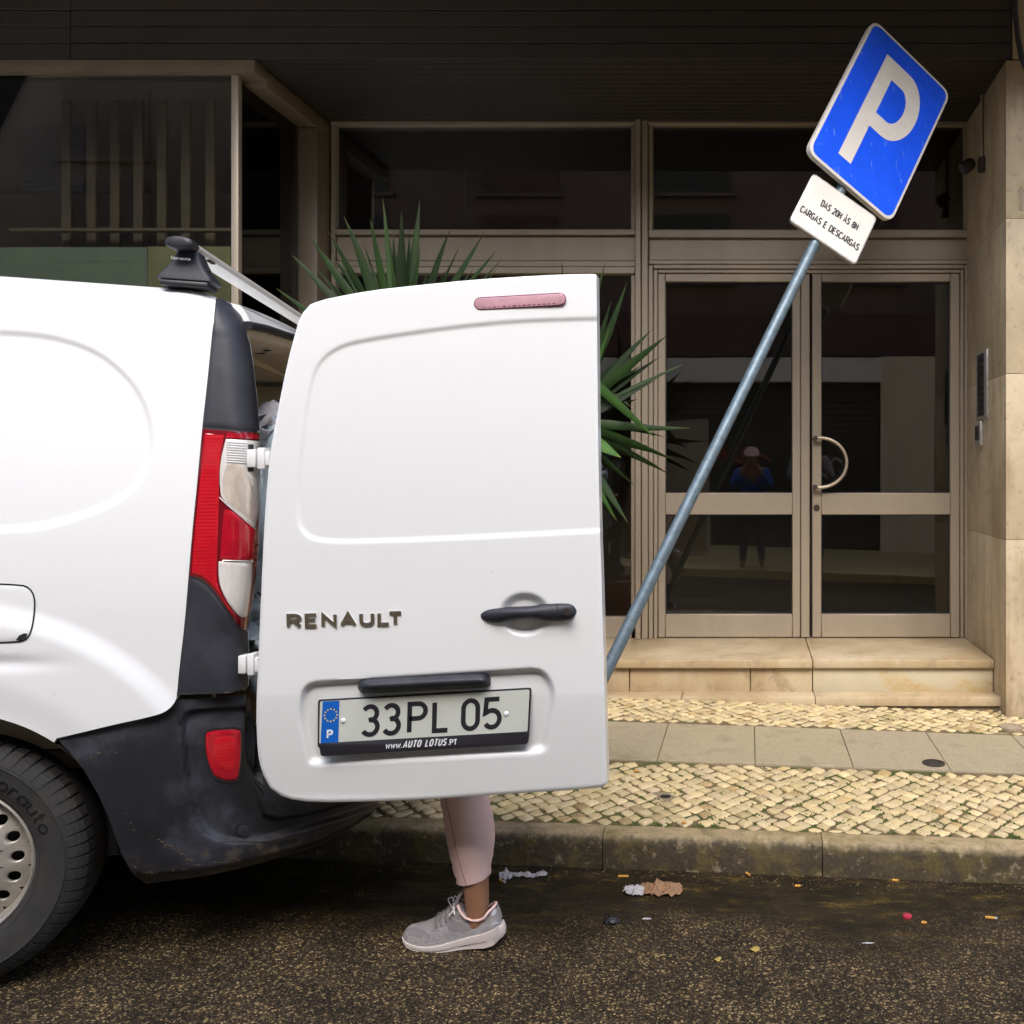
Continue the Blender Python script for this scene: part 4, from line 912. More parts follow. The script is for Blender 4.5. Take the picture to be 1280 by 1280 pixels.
for (xa, ya, xb, yb, n_s) in ((198, 1049, 246, 1082, 16), (266, 1079, 297, 1073, 8), (162, 1083, 190, 1092, 4), (96, 945, 146, 942, 5), (158, 1020, 166, 1036, 3)):
    for q_ in range(n_s):
        t = (q_+rs_.uniform(-.4, .4))/max(1, n_s-1); x_ = xa+(xb-xa)*t; y_ = ya+(yb-ya)*t+rs_.uniform(-3, 3); L_s = rs_.uniform(2, 6); a_s = rs_.uniform(-.5, .9); pts = [(x_+L_s*k_/4*math.cos(a_s)+rs_.uniform(-.5, .5), y_+L_s*k_/4*math.sin(a_s)+rs_.uniform(-.6, .6)) for k_ in range(5)]
        Lp, Rp, _ = ribbon(pts, rs_.uniform(.5, 1.5)); G_ = [[drape(*p_, .0007, bumper_bvh) for p_ in side_] for side_ in (Lp, Rp)]
        if all(g_ is not None for r__ in G_ for g_ in r__): v_, f_ = gridmesh(np.array(G_)); mk('scuff_mark', v_, f_, M['scuff'], van)
# wheel arch liner
k = np.linspace(-.15, math.pi+.15, 40)
k = np.linspace(.03, math.pi+.15, 40); Pl = np.array([VW(-.665+(RA-.0035)*np.cos(k), v, .31+(RA-.0035)*np.sin(k)) for v in (-.003, .10, .35)]); v_, f_ = gridmesh(Pl); mk('arch_liner', v_, f_, M['dark'], van)
Pl = np.array([VW(FWU+(RA+.004)*np.cos(k), v, WC[1]+(RA+.004)*np.sin(k)) for v in (.015, .10, .35)]); v_, f_ = gridmesh(Pl); mk('arch_liner', v_, f_, M['dark'], van)
vbox('inner_arch_wall', WC[0]-.45, WC[0]+.45, .34, .36, .2, .75, 'dark')
# roof bar and foot
bar = root('roof_bar', tuple(VW(-.25, .9, 1.84)), None, None); bar.parent = van; bar.location = WO[bar.name]-WO[van.name]
UB, WB = -.25, 1.838
prof = [(-.030, .000), (-.026, .011), (-.010, .016), (-.003, .016), (-.002, .012), (.002, .012), (.003, .016), (.012, .016), (.027, .010), (.031, .001), (.026, -.008), (.006, -.013), (-.016, -.012), (-.028, -.006)]
Vb = []; 
for v in (.125, 1.66): Vb += [VW(UB+a, v, WB+b) for a, b in prof]
n = len(prof); Fb = [(i, (i+1) % n, n+(i+1) % n, n+i) for i in range(n)]+[tuple(range(n))[::-1], tuple(range(n, 2*n))]
mk('bar_profile', Vb, Fb, M['alu'], bar, smooth=True)
for vv, sg in ((.098, -1), (1.687, 1)):
    Vb = []; ks = ((0, 1.06), (.6, 1.02), (.9, .86), (1, .55))
    for a, s in ks: Vb += [VW(UB+p_[0]*s, vv+sg*a*.014-sg*.0, WB+p_[1]*s) for p_ in [(-.031, 0), (-.027, .012), (-.01, .0175), (.01, .0175), (.027, .012), (.032, 0), (.026, -.01), (.006, -.0145), (-.016, -.0135), (-.029, -.007)]]
    Vb = [VW(UB+p_[0]*1.06, vv-sg*.034, WB+p_[1]*1.06) for p_ in [(-.031, 0), (-.027, .012), (-.01, .0175), (.01, .0175), (.027, .012), (.032, 0), (.026, -.01), (.006, -.0145), (-.016, -.0135), (-.029, -.007)]]+Vb
    Fb = [(i*10+j, i*10+(j+1) % 10, (i+1)*10+(j+1) % 10, (i+1)*10+j) for i in range(4) for j in range(10)]+[tuple(range(40, 50)), tuple(range(9, -1, -1))]
    mk('end_cap', Vb, Fb, M['rubber'], bar, smooth=True)
for v0, sg in ((.145, 1), (1.655, -1)):
    secs = []
    for w, hu0, hu1, hv0, hv1 in ((1.746, -.060, .058, -.022, .05), (1.752, -.067, .064, -.027, .06), (1.762, -.063, .060, -.026, .06), (1.780, -.047, .046, -.023, .055), (1.800, -.034, .036, -.022, .05), (1.826, -.024, .027, -.018, .04)):
        poly = closed_round([(hu0, hv0*sg), (hu1, hv0*sg), (hu1, hv1*sg), (hu0, hv1*sg)], .012, 3); secs.append([VW(UB+.006+a, v0+b, w) for a, b in poly])
    n = len(secs[0]); Vb = [p for s in secs for p in s]; Fb = [(i*n+j, i*n+(j+1) % n, (i+1)*n+(j+1) % n, (i+1)*n+j) for i in range(len(secs)-1) for j in range(n)]+[tuple(range(n))[::-1], tuple(range((len(secs)-1)*n, len(secs)*n))]
    mk('bar_foot', Vb, Fb, M['trim'], bar, smooth=True)
    vbox('foot_pad', UB-.05, UB+.062, v0-.03, v0+.05, 1.733, 1.748, 'rubber', bar, .005)
vbox('bar_slot', UB+.018, UB+.028, .235, .275, WB-.0125, WB-.0085, 'dark', bar)
o_ = VW(UB-.023, .145-.0308, 1.800); rt = VU; up = (VWW*.035+VV*.009); up = up/np.linalg.norm(up)
v_, f_, _ = textv('NORAUTO' if False else 'NorauTo'.replace('T', 't'), (o_+np.array(VV)*-.004, rt, up, -VV), .0085, .17, .0008, 1.1, .25); mk('foot_lettering', v_, f_, M['whiteprint'], bar)
v_, f_ = lathev([(.0001, 0), (.006, 0), (.007, -.002), (.008, .001), (.0105, .001), (.011, -.004)], VW(UB+.052, .14, 1.774), tuple(VU*.8-VV*.6+VWW*.35), 16); mk('lock', v_, f_, M['dark'], bar, smooth=True)
# hinges
def hinge(px, py, w_, h_):
    hg = None
    for name, a0, a1, dy, m in (('hinge_leaf', px-w_*.52, px-w_*.08, 0, 'paint'), ('hinge_knuckle', px-w_*.02, px+w_*.34, .012, 'paint'), ('hinge_arm', px+w_*.36, px+w_*.60, .006, 'paint')):
        y = float(drape(px-w_*.5, py, .01)[1])-.008 if name == 'hinge_leaf' else 2.30
        hh = h_*(.42 if name == 'hinge_leaf' else .5 if name == 'hinge_knuckle' else .34)
        a = at(a0, py+hh, y-dy); b = at(a1, py-hh, y-dy); V, Fc = bevel_mesh(boxv(a[0], b[0], y-dy-.006, y-dy+.03, a[2], b[2]), BF, .0035); mk(name, V, Fc, M[m], van, smooth=True)
hinge(323, 573, 26, 27); hinge(310.5, 830.5, 23, 27)
patch('hinge_recess', [(307.5, 556), (313, 556)], [(313, 556), (313, 590)], [(307.5, 590), (313, 590)], [(307.5, 556), (307.5, 590)], 5, 8, 'rubber', .0095, .001, tl)
# ---- wheels
def wheel(cu, cv, parent, detail=True):
    wr = root('wheel', tuple(VW(cu, cv, WC[1])), None, None); wr.parent = parent; wr.location = WO[wr.name]-WO[parent.name]; sg = -1 if cv < .9 else 1; wr.scale = (.955, .955, .955)
    c = VW(cu, cv, WC[1]); ax = VV*sg; R = RT
    pr = [(.196, .0), (.203, .012), (.222, .026), (.252, .032), (.272, .030), (.276, .0315), (.288, .026), (.298, .016), (.306, .006), (.311, -.012), (.312, -.045), (.312, -.08), (.312, -.11), (.306, -.135), (.25, -.15), (.2, -.13)]
    V, Fc = lathev(pr, c, ax, 96)
    mk('tyre', V, Fc, M['tyre'], wr, smooth=True)
    if detail:
        # shoulder lugs
        lv = []; lf = []; s_, t_ = frame_of(ax)
        for k in range(64):
            a0 = 2*math.pi*(k+.08)/64; a1 = 2*math.pi*(k+.86)/64; b = len(lv)
            for a in (a0, a1):
                dr = np.array(s_)*math.cos(a)+np.array(t_)*math.sin(a)
                for r_, h_ in ((.283, .0305), (.296, .0215), (.306, .0105), (.3145, -.004), (.3165, -.035)): lv.append(c+np.array(ax)*h_+dr*r_)
            for i in range(4): lf.append((b+i, b+i+1, b+5+i+1, b+5+i))
            for q in range(2):
                for r_i, (r_, h_) in enumerate(((.283, .0305), (.296, .0215), (.306, .0105), (.3145, -.004), (.3165, -.035))):
                    a = (a0, a1)[q]; dr = np.array(s_)*math.cos(a)+np.array(t_)*math.sin(a); lv.append(c+np.array(ax)*(h_-.006)+dr*(r_-.007))
                o2 = b+10+q*5
                for i in range(4): lf.append((b+q*5+i, b+q*5+i+1, o2+i+1, o2+i))
        mk('tread', lv, lf, M['tyre'], wr, smooth=False)
        # raised sidewall lettering following the tyre
        def curve(x, y, d, a_start=0.0, R0=.232):
            a = a_start-x/(R0+.0); rr_ = R0+y; hgt = np.interp(rr_, [.222, .252, .272], [.026, .032, .030])
            dr = VU*math.cos(a)+VWW*math.sin(a); return c+np.array(ax)*(hgt+.0002+d)+dr*rr_
        v_, f_, _ = textv('Norauto', (0*VU, VU, VU, VU), .034, .13, .0012, 1.25, .28, mapf=lambda x, y, d: curve(x, y, d, math.radians(68), .231)); mk('tyre_lettering', v_, f_, M['tyre_mark'], wr)
        for rr_ in (.277, .215):
            v_, f_ = lathev([(rr_-.0012, np.interp(rr_, [.203, .222, .252, .276], [.012, .026, .032, .0315])+.0002), (rr_, np.interp(rr_, [.203, .222, .252, .276], [.012, .026, .032, .0315])+.0014), (rr_+.0012, np.interp(rr_, [.203, .222, .252, .276], [.012, .026, .032, .0315]))], c, ax, 96); mk('sidewall_ring', v_, f_, M['tyre'], wr, smooth=True)
    # steel disc with a ring of round holes
    pr = [(.1985, -.004), (.2005, .008), (.1965, .012), (.190, .006), (.186, -.008), (.182, -.030), (.176, -.034)]
    V, Fc = lathev(pr, c, ax, 72); mk('rim', V, Fc, M['steel'], wr, smooth=True)
    NH = 18; rh = .148; s_, t_ = np.array(VU), np.array(VWW)
    def dz(r): return np.interp(r, [.0, .03, .055, .09, .125, .148, .170, .178], [.012, .012, -.002, .004, -.006, -.016, -.028, -.034])
    V = []; Fc = []
    for k in range(NH):
        a0 = 2*math.pi*(k+.5)/NH-.12; hc = np.array([rh*math.cos(a0), rh*math.sin(a0)]); da = math.pi/NH; bnd = []
        for i in range(24):
            th = 2*math.pi*i/24; dr = np.array([math.cos(th+a0), math.sin(th+a0)])
            # march to the sector border
            lo, hi_ = 0, .1
            for _ in range(18):
                md = (lo+hi_)/2; q = hc+dr*md; rr_ = np.hypot(*q); an = (math.atan2(q[1], q[0])-a0+math.pi) % (2*math.pi)-math.pi
                if .118 < rr_ < .176 and abs(an) < da+.002: lo = md
                else: hi_ = md
            bnd.append((hc+dr*lo, dr))
        b = len(V)
        for q, dr in bnd:
            hq = hc+dr*np.array([.0135]); m_ = (q+hq)/2
            for p_, dd in ((q, 0), (m_, 0), (hq+dr*.0015, 0), (hq, -.0015), (hq, -.010)): r_ = np.hypot(*p_); V.append(c+s_*p_[0]+t_*p_[1]+np.array(ax)*(dz(r_)+dd))
        for i in range(24):
            j = (i+1) % 24
            for l in range(4): Fc.append((b+i*5+l, b+j*5+l, b+j*5+l+1, b+i*5+l+1))
    v2, f2 = lathev([(r, float(dz(r))) for r in (.0001, .02, .032, .045, .055, .07, .09, .105, .1185)], c, ax, 72)
    V, Fc = merge([([tuple(q) for q in V], Fc), (v2, f2)]); mk('wheel_disc', V, Fc, M['steel'], wr, smooth=True)
    for k in range(5):
        a = 2*math.pi*k/5+.3; p = c+(s_*math.cos(a)+t_*math.sin(a))*.054; v_, f_ = lathev([(.0001, .014), (.008, .014), (.010, .010), (.010, -.004)], p, ax, 6); mk('wheel_bolt', v_, f_, M['steel'], wr)
    v_, f_ = lathev([(.0001, -.05), (.19, -.05)], c, ax, 32); mk('brake_drum', v_, f_, M['dark'], wr)
wheel(WC[0], .045, van); wheel(FWU, .045, van, False)
wheel(WC[0], 1.755, van, False); wheel(FWU, 1.755, van, False)
# off-frame front of the van: door glass, seams, lamp
def spatch(name, pts, m, off):
    q = np.array(pts); mk(name, VW(q[:, 0], vs(q[:, 1])-off+.003, q[:, 1]), [tuple(range(len(q)))], M[m], van)
M['darkglass'] = mat('dark_side_glass', (.02, .025, .03), .05, coat=1)
spatch('door_window', [(-3.25, 1.0), (-2.28, 1.0), (-2.30, 1.45), (-2.62, 1.5), (-2.85, 1.42)], 'darkglass', .006)
v_, f_ = gridmesh(np.array([VW(np.array([-3.5, -2.80]), v, np.array([1.10, 1.62])+.01) for v in (.25, 1.55)])); mk('windscreen', v_, f_, M['darkglass'], van)
for u0 in (-2.2, -1.35):
    tube('door_gap', VW(u0+0*np.linspace(0, 1, 12), vs(np.linspace(.4, 1.5, 12))-.0005, np.linspace(.4, 1.5, 12)), .0025, M['dark'], van, 6)
vbox('front_bumper', -4.30, -3.95, .02, 1.78, .24, .60, 'bumper', bev=.05)
# ================================================================== OPEN REAR DOOR (part of the van; stands in the plane y = YO)
YO = 2.255; K = YO/F
def D(px, py, d=0.0): 
    px, py, d = np.broadcast_arrays(np.asarray(px, float), py, d); y = YO-d; return np.stack([(px-PX)*y/F, y, H+(PY-py)*y/F], -1)
top = smooth_pl([(388, 380.5), (400, 376), (413, 372.5), (464, 363), (518, 357), (593, 349.5), (679, 344), (738, 342.3), (745.5, 343.5)], 1)
rightl = smooth_pl([(745.5, 343.5), (746.2, 400), (747.6, 550), (749.8, 664), (752, 720), (754, 800), (756.6, 900), (758.8, 980)], 1)
bott = smooth_pl([(338, 985), (356, 998), (392, 1003), (460, 1002), (535.6, 999), (650, 991.5), (750, 985), (758.8, 980)], 1)
leftl = smooth_pl([(388, 380.5), (376, 394), (370, 413), (359.5, 453), (347, 514), (337, 571.5), (332.6, 625), (330, 665), (327, 732), (323, 825), (320, 890), (322, 940), (327, 965), (338, 985)], 1)
door = root('rear_door', tuple(D(330, 700)), None, None); door.parent = van; door.location = WO[door.name]-WO[van.name]; door['label'] = 'open white rear door with number plate'
outline = np.vstack([top, rightl[1:], bott[::-1][1:], leftl[::-1][1:-1]])
winrec = smooth_pl([(760, 396), (745, 396), (660, 398.5), (600, 403), (520, 413), (450, 424), (422, 432), (402, 446), (390, 466), (383, 500), (377, 545), (371, 600), (370, 640), (373, 660), (384, 673), (402, 678), (440, 679), (520, 676.5), (600, 673), (700, 668), (760, 665)], 2)
plrec = smooth_pl(closed_round([(378, 853), (679, 834.5), (695, 862), (686, 940), (664, 944), (398, 958), (384, 956), (372, 895)], [22, 20, 26, 26, 22, 16, 20, 22], 5), 1)
def relief(P):
    x, y = P[..., 0], P[..., 1]; d = np.zeros(x.shape)
    # overall crown
    d += .020*(1-((y-640)/340)**2)+.010*(1-((x-560)/220)**2)
    s = sdpoly(P, winrec); d -= .0045*sstep(-s, -1.0, 5.5)
    s = sdpoly(P, plrec); t = np.clip((y-850)/100, 0, 1); d -= .016*sstep(-s, -1, 5+9*t)
    # door pull cup
    e = np.sqrt(((x-656)/33)**2+((y-768)/28)**2); d -= .016*sstep(1-e, -.02, .38)
    # lower fold
    d -= .020*np.clip((y-868)/125, 0, 1)**1.15
    d -= .0028*sstep(y, 664.8, 668.5)*sstep(x, 300, 700)*0
    s = -sdpoly(P, outline); d -= .0035*(1-np.clip(s/3.5, 0, 1))**2
    return d
ncol, nrow = 190, 285
PD = coons(top, rightl, bott, leftl, ncol, nrow); RD = relief(PD); GD = D(PD[..., 0], PD[..., 1], RD)
v_, f_ = gridmesh(GD, skirt=(0, .042, 0)); o = len(v_)
# inner face
ring = v_[ncol*nrow:]; f_.append(list(range(ncol*nrow, len(v_)))[::-1])
skin = mk('door_skin', v_, f_, M['paint'], door, smooth=True)
dbvh = BVHTree.FromPolygons([tuple(q) for q in GD.reshape(-1, 3)], gridmesh(GD)[1])
def dd(px, py): 
    h = dbvh.ray_cast(Vector(CO), Vector(ray(px, py)).normalized())[0]; return (YO-h.y) if h is not None else .02
# swage line across the right-hand edge
tube('edge_notch', [D(744.5, 666.5, dd(742, 666)-.002), D(750.4, 666, dd(748, 666)-.006)], .0022, M['dark'], door, 6)
# high brake lamp
a0 = np.array([600.5, 379.8]); a1 = np.array([699.5, 374.0]); ax_ = (a1-a0)/np.linalg.norm(a1-a0); pr_ = np.array([-ax_[1], ax_[0]])
def capsule(r, n=10):
    out = [a1+ax_*r*math.cos(t)+pr_*r*math.sin(t) for t in np.linspace(-math.pi/2, math.pi/2, n)]+[a0-ax_*r*math.cos(t)+pr_*-1*r*math.sin(t)*1 for t in np.linspace(-math.pi/2, math.pi/2, n)]
    return out
def dprism(name, poly, d0, d1, m, parent=door, bev=0, **k):
    poly = np.array(poly, float)
    a = .5*np.sum(poly[:, 0]*np.roll(poly[:, 1], -1)-np.roll(poly[:, 0], -1)*poly[:, 1])
    if a > 0: poly = poly[::-1]
    c = poly.mean(0); rings = [(1, d0), (1, d1-bev)]+([(1-.3*bev*508/max(6, np.abs(poly-c)[:, 1].max()), d1-bev*.3), (1-1.0*bev*508/max(8, np.abs(poly-c)[:, 1].max()), d1)] if bev else [])
    V = []; n = len(poly); Fc = []
    for s, d in rings:
        q = poly if s == 1 else c+(poly-c)*s; V += [tuple(D(x, y, d)) for x, y in q]
    for i in range(len(rings)-1): Fc += [(i*n+j, i*n+(j+1) % n, (i+1)*n+(j+1) % n, (i+1)*n+j) for j in range(n)]
    Fc.append(tuple((len(rings)-1)*n+j for j in range(n))); return mk(name, V, Fc, M[m], parent, smooth=True, **k)
dl = dd(650, 377)
M['lensrim'] = mat('lens_rim', (.20, .04, .10), .3)
dprism('brake_lamp_rim', capsule(8.2), dl-.004, dl+.0025, 'lensrim'); dprism('high_brake_lamp', capsule(7.0), dl+.002, dl+.0045, 'pinklens', bev=.001)
k = np.linspace(0, 2*math.pi, 17)[:-1]; dprism('lamp_screw', [(600.5+3.4*math.cos(a), 379.8+3.2*math.sin(a)) for a in k], dl+.004, dl+.0055, 'pinklens')
for i in range(15):
    t = (i+.8)/16; c_ = a0+(a1-a0)*t+pr_*5.0*(1 if True else -1); r_ = random.uniform(.6, 1.6); 
    dprism('dirt_speck', [(c_[0]+r_*1.6*math.cos(a), c_[1]+r_*.7*math.sin(a)) for a in k[::2]], dl+.004, dl+.00475, 'lensrim')
# handle
hpoly_top = smooth_pl([(599, 769), (606, 763), (620, 760.5), (636, 759.5), (668, 758), (676, 755.5), (706, 754.2), (716, 756), (721, 762.5)], 1)
hpoly_bot = smooth_pl([(721, 766), (716, 773), (708, 775.8), (680, 776.5), (672, 773.5), (640, 774.5), (622, 779), (608, 777.5), (600, 773)], 1)
hx = resample(hpoly_top, 44); hb = resample(hpoly_bot[::-1], 44); dh = dd(600, 800)
Ph = []
for t in np.linspace(0, 1, 13):
    a = math.pi*t; row = []
    for i in range(44):
        s = i/43; out = .030*math.sin(math.pi*min(1, s*1.02))**.45 if 0 < s < 1 else 0
        cpt = hx[i]*(1-(1-math.cos(a))/2)+hb[i]*((1-math.cos(a))/2); row.append(D(cpt[0], cpt[1], dh-.004+out*(.35+.65*math.sin(a)) if s not in (0, 1) else dh-.004))
    Ph.append(row)
v_, f_ = gridmesh(np.array(Ph), skirt=(0, .012, 0)); mk('door_handle', v_, f_, M['trim'], door, smooth=True)
k = np.linspace(0, 2*math.pi, 21)[:-1]
dprism('lock_ring', [(709+6.8*math.cos(a), 764.8+6.2*math.sin(a)) for a in k], dh+.01, dh+.0275, 'trim', bev=.001); dprism('lock_cylinder', [(709.3+4.6*math.cos(a), 764.8+4.3*math.sin(a)) for a in k], dh+.02, dh+.0285, 'iron')
tube('handle_split', [D(697, 755, dh+.029), D(697, 760, dh+.0265+.003), D(697, 768, dh+.0285), D(697, 776, dh+.018)], .0007, M['dark'], door, 5)
# maker's name in chrome letters
ob_ = np.array([360.5, 783.2]); oe = np.array([501.5, 779.6]); rr2 = D(oe[0], oe[1])-D(ob_[0], ob_[1]); wid = np.linalg.norm(rr2); rr2 /= wid; up2 = np.cross((0, 1, 0), rr2)*-1; up2 = np.array([-rr2[2], 0, rr2[0]])
hb_ = 13.6*K; tw = textw('RENAULT', 1.0, .30); xs_ = (wid/hb_-.62*6)/(tw-.30*6-.26)
d0 = dd(430, 778)
def on_skin(a, b, d):
    q = D(ob_[0], ob_[1], 0)+rr2*a+up2*b; px_, py_ = proj(q); return D(px_, py_, dd(px_, py_)+(d if d > .001 else -.0006))
v_, f_, _ = textv('RENAULT', (D(ob_[0], ob_[1], d0-.001), rr2, up2, (0, -1, 0)), hb_, .34, .0038, xs_, .62, mapf=on_skin); mk('maker_badge', v_, f_, M['chrome'], door, label='chrome RENAULT lettering')
# number plate assembly
dp = max(dd(530, 870), dd(640, 868), dd(420, 880), dd(530, 915))+.0015
def quad(tl_, tr_, br_, bl_, r): return closed_round([tl_, tr_, br_, bl_], r, 4)
dprism('plate_holder', quad((397.5, 874.5), (664.5, 859.3), (661.5, 918.5), (397, 935), 3.5), dp-.004, dp+.006, 'ink', bev=.001)
dprism('dealer_strip', quad((398.5, 929), (662, 914), (660, 930), (401, 945.5), 4.0), dp-.004, dp+.0085, 'ink', bev=.0012)
plate = dprism('number_plate', quad((400, 876.8), (662, 861.8), (659.3, 914.5), (399, 929.8), 2.5), dp+.005, dp+.0078, 'plate')
P0 = D(400, 929.8, dp+.0078); pr1 = D(659.3, 914.5)-D(399, 929.8); PWd = np.linalg.norm(pr1); pr1 /= PWd; pu1 = D(401, 876.8)-D(399.6, 929.8); PHt = np.linalg.norm(pu1); pu1 /= PHt; po = np.array((0, -1., 0))
def pl(x, y, d=0): return P0+pr1*x*PWd+pu1*y*PHt+po*d      # plate coordinates 0..1
def pmesh(name, poly, d, m): return mk(name, [pl(x, y, d) for x, y in poly], [tuple(range(len(poly)))], M[m], plate_e)
plate_e = door
pmesh('country_band', [(.003, .01), (.088, .01), (.088, .99), (.008, .99)], .0006, 'plate_blue')
sv = []; sf = []
for i in range(12):
    a = math.pi*2*i/12; cx, cy = .049+.030*math.cos(a), .66+.145*math.sin(a)
    b = len(sv)
    for j in range(10):
        r_ = (.0058 if j % 2 == 0 else .0026); t = math.pi/2+math.pi*j/5; sv.append(pl(cx+r_*math.cos(t), cy+r_*math.sin(t)*PWd/PHt, .0009))
    sf.append(tuple(range(b, b+10)))
mk('star_ring', sv, sf, M['yellow'], door)
v_, f_, _ = textv('P', (pl(.036, .13, .0006), pr1, pu1, po), PHt*.17, .24, .0004, 1.15); mk('country_letter', v_, f_, M['whiteprint'], door)
def ptxt(s, x, y, h, wt, xs, gap, nm):
    v_, f_, wd = textv(s, (pl(x, y, .0), pr1, pu1, po), PHt*h, wt*1.32, .0007, xs, gap); mk(nm, v_, f_, M['ink'], door); return wd
ptxt('33', .203, .15, .66, .125, 1.0, .235, 'plate_characters'); ptxt('PL', .425, .15, .66, .125, 1.03, .32, 'plate_characters'); ptxt('05', .682, .15, .66, .125, .98, .27, 'plate_characters')
for cx, cy in ((.108, .515), (.886, .45)):
    pc = pl(cx, cy, .0); v_, f_ = lathev([(.0001, .0035), (.004, .0032), (.0062, .001), (.0064, -.001)], pc, (0, -1, 0), 14); mk('plate_screw', v_, f_, M['whiteprint'], door, smooth=True)
# dealer text
q0 = D(482, 935.5, dp+.0085); q1 = D(571, 930.5, dp+.0085); qr = q1-q0; ql = np.linalg.norm(qr); qr /= ql; qu = np.array([-qr[2], 0, qr[0]])
hs = 7.6*K
def dt(s, x, h, wt, xs, gap, sh): v_, f_, wd = textv(s, (q0+qr*x, qr, qu, po), h, wt, .0004, xs, gap, sh); mk('dealer_lettering', v_, f_, M['whiteprint'], door); return x+wd
x = dt('www.', 0, hs*.88, .18, .95, .25, .25); x = dt('AUTO', x+.004, hs*1.0, .19, .80, .30, .35); x = dt('LOTUS', x+.0135, hs*1.0, .19, .78, .30, .35); dt('.PT', x+.008, hs*.82, .21, 1.0, .2, .1)
# plate lamp bar
lt = smooth_pl([(447.5, 858), (449, 851), (458, 848), (520, 844.5), (590, 841), (606, 841.5), (612, 847), (613.5, 853)], 1); lb = smooth_pl([(447.5, 861), (452, 866.5), (462, 867), (520, 864), (590, 860.5), (608, 859.5), (613.5, 856)], 1)
a_ = resample(lt, 40); b_2 = resample(lb, 40); Ph = []
for t in np.linspace(0, 1, 11):
    an = math.pi*t; row = []
    for i in range(40):
        s = i/39; e = min(1, s*12, (1-s)*12)**.6; c_ = a_[i]*(1-t)+b_2[i]*t; row.append(D(c_[0], c_[1], dp+.0+.040*e*(math.sin(an*.8+.25)**.8)))
    Ph.append(row)
v_, f_ = gridmesh(np.array(Ph), skirt=(0, .03, 0)); mk('plate_lamp_bar', v_, f_, M['trim'], door, smooth=True)
# paint chips and scuffs
for px, py, r_ in ((615, 714, 1.4), (692, 709, .9), (727, 712, 1.0), (725, 700, .8), (419, 975, 1.3), (712, 860, .9)):
    d_ = dd(px, py); dprism('stone_chip', [(px+r_*math.cos(a)*1.3, py+r_*math.sin(a)) for a in k[::3]], d_-.001, d_+.0003, 'signwhite')
# inner trim of the door and latch rod (seen from behind only)
box('inner_panel', D(352, 0)[0], D(740, 0)[0], YO+.085, YO+.10, D(0, 970)[2], D(0, 700)[2], M['inner_paint'], door, .01)
# things in the load space -------------------------------------------------
def loose(o, label, cat): tag(o, label, cat); return o
def crumple(name, c, sx_, sy, sz, m, seed, amp=.25, n=22):
    rg = np.random.default_rng(seed); ph = rg.uniform(0, 6.28, (7, 3)); fr = rg.uniform(2, 9, (7, 3)); V = []
    for i in range(n+1):
        th = math.pi*i/n
        for j in range(n*2):
            a = math.pi*j/n; d = np.array([math.sin(th)*math.cos(a), math.sin(th)*math.sin(a), math.cos(th)])
            s = 1+amp*sum(abs(math.sin(d@fr[q]+ph[q, 0]))-.5 for q in range(7))/2.2; V.append(tuple(np.array(c)+d*s*[sx_, sy, sz]))
    Fc = [(i*2*n+j, i*2*n+(j+1) % (2*n), (i+1)*2*n+(j+1) % (2*n), (i+1)*2*n+j) for i in range(n) for j in range(2*n)]
    return mk(name, V, Fc, M[m], None, smooth='all')
c = VW(-.14, .42, 1.03); loose(crumple('plastic_sheet', c, .15, .2, .25, 'plastic_bag', 3, .55), 'pale blue grey crumpled sheet stacked in the van behind the tail lamp', 'sheet')
c = VW(-.12, .38, .80); loose(crumple('plastic_sheet', c, .13, .2, .09, 'plastic_bag', 8, .8), 'pale crumpled sheet lower in the van under the black hose', 'sheet')
hp_ = VW(np.linspace(-.05, -.42, 40), .25+.1*np.sin(np.linspace(0, 2, 40)), .97-.10*np.sin(np.linspace(0, 2.2, 40)*1.2)+.0); hp_ = VW(np.linspace(.0, -.22, 50), .24, .985-.14*np.linspace(0, 1, 50)**.8)
V, Fc = tubev(hp_, [.021+.004*(i % 2) for i in range(50)], 14); loose(mk('corrugated_hose', V, Fc, M['rubber'], None, smooth=True), 'black corrugated hose inside the van behind the tail lamp', 'hose')
def lbox(name, u0, u1, v0, v1, w0, w1, m, label, cat, rot=0):
    V = [tuple(VW(a, b, c)) for a, b, c in ((u0, v0, w1), (u1, v0, w1), (u1, v1, w1), (u0, v1, w1), (u0, v0, w0), (u1, v0, w0), (u1, v1, w0), (u0, v1, w0))]; V, Fc = bevel_mesh(V, BF, .003, 1)
    return loose(mk(name, V, Fc, M[m], None, smooth=True), label, cat)
r_ = root('load_shelf', tuple(VW(-.2, .5, .73)), 'dark brown shelf board across the load space', 'shelf'); V, Fc = bevel_mesh([tuple(VW(a, b, c)) for a, b, c in ((-1.2, .2, .745), (-.07, .2, .745), (-.07, 1.3, .745), (-1.2, 1.3, .745), (-1.2, .2, .72), (-.07, .2, .72), (-.07, 1.3, .72), (-1.2, 1.3, .72))], BF, .004, 1); mk('board', V, Fc, M['cup'], r_)
V = [tuple(VW(a, b, c)) for a, b, c in ((-1.15, .24, .719), (-1.11, .24, .719), (-1.11, 1.25, .719), (-1.15, 1.25, .719), (-1.15, .24, .547), (-1.11, .24, .547), (-1.11, 1.25, .547), (-1.15, 1.25, .547))]; mk('support', V, BF, M['cup'], r_)
V = [tuple(VW(a, b, c)) for a, b, c in ((-.16, 1.0, .719), (-.10, 1.0, .719), (-.10, 1.25, .719), (-.16, 1.25, .719), (-.16, 1.0, .547), (-.10, 1.0, .547), (-.10, 1.25, .547), (-.16, 1.25, .547))]; mk('support', V, BF, M['cup'], r_)
lbox('cardboard_box', -.42, -.08, .30, .75, .549, .715, 'cardboard', 'brown cardboard box on the van floor below the shelf', 'box')
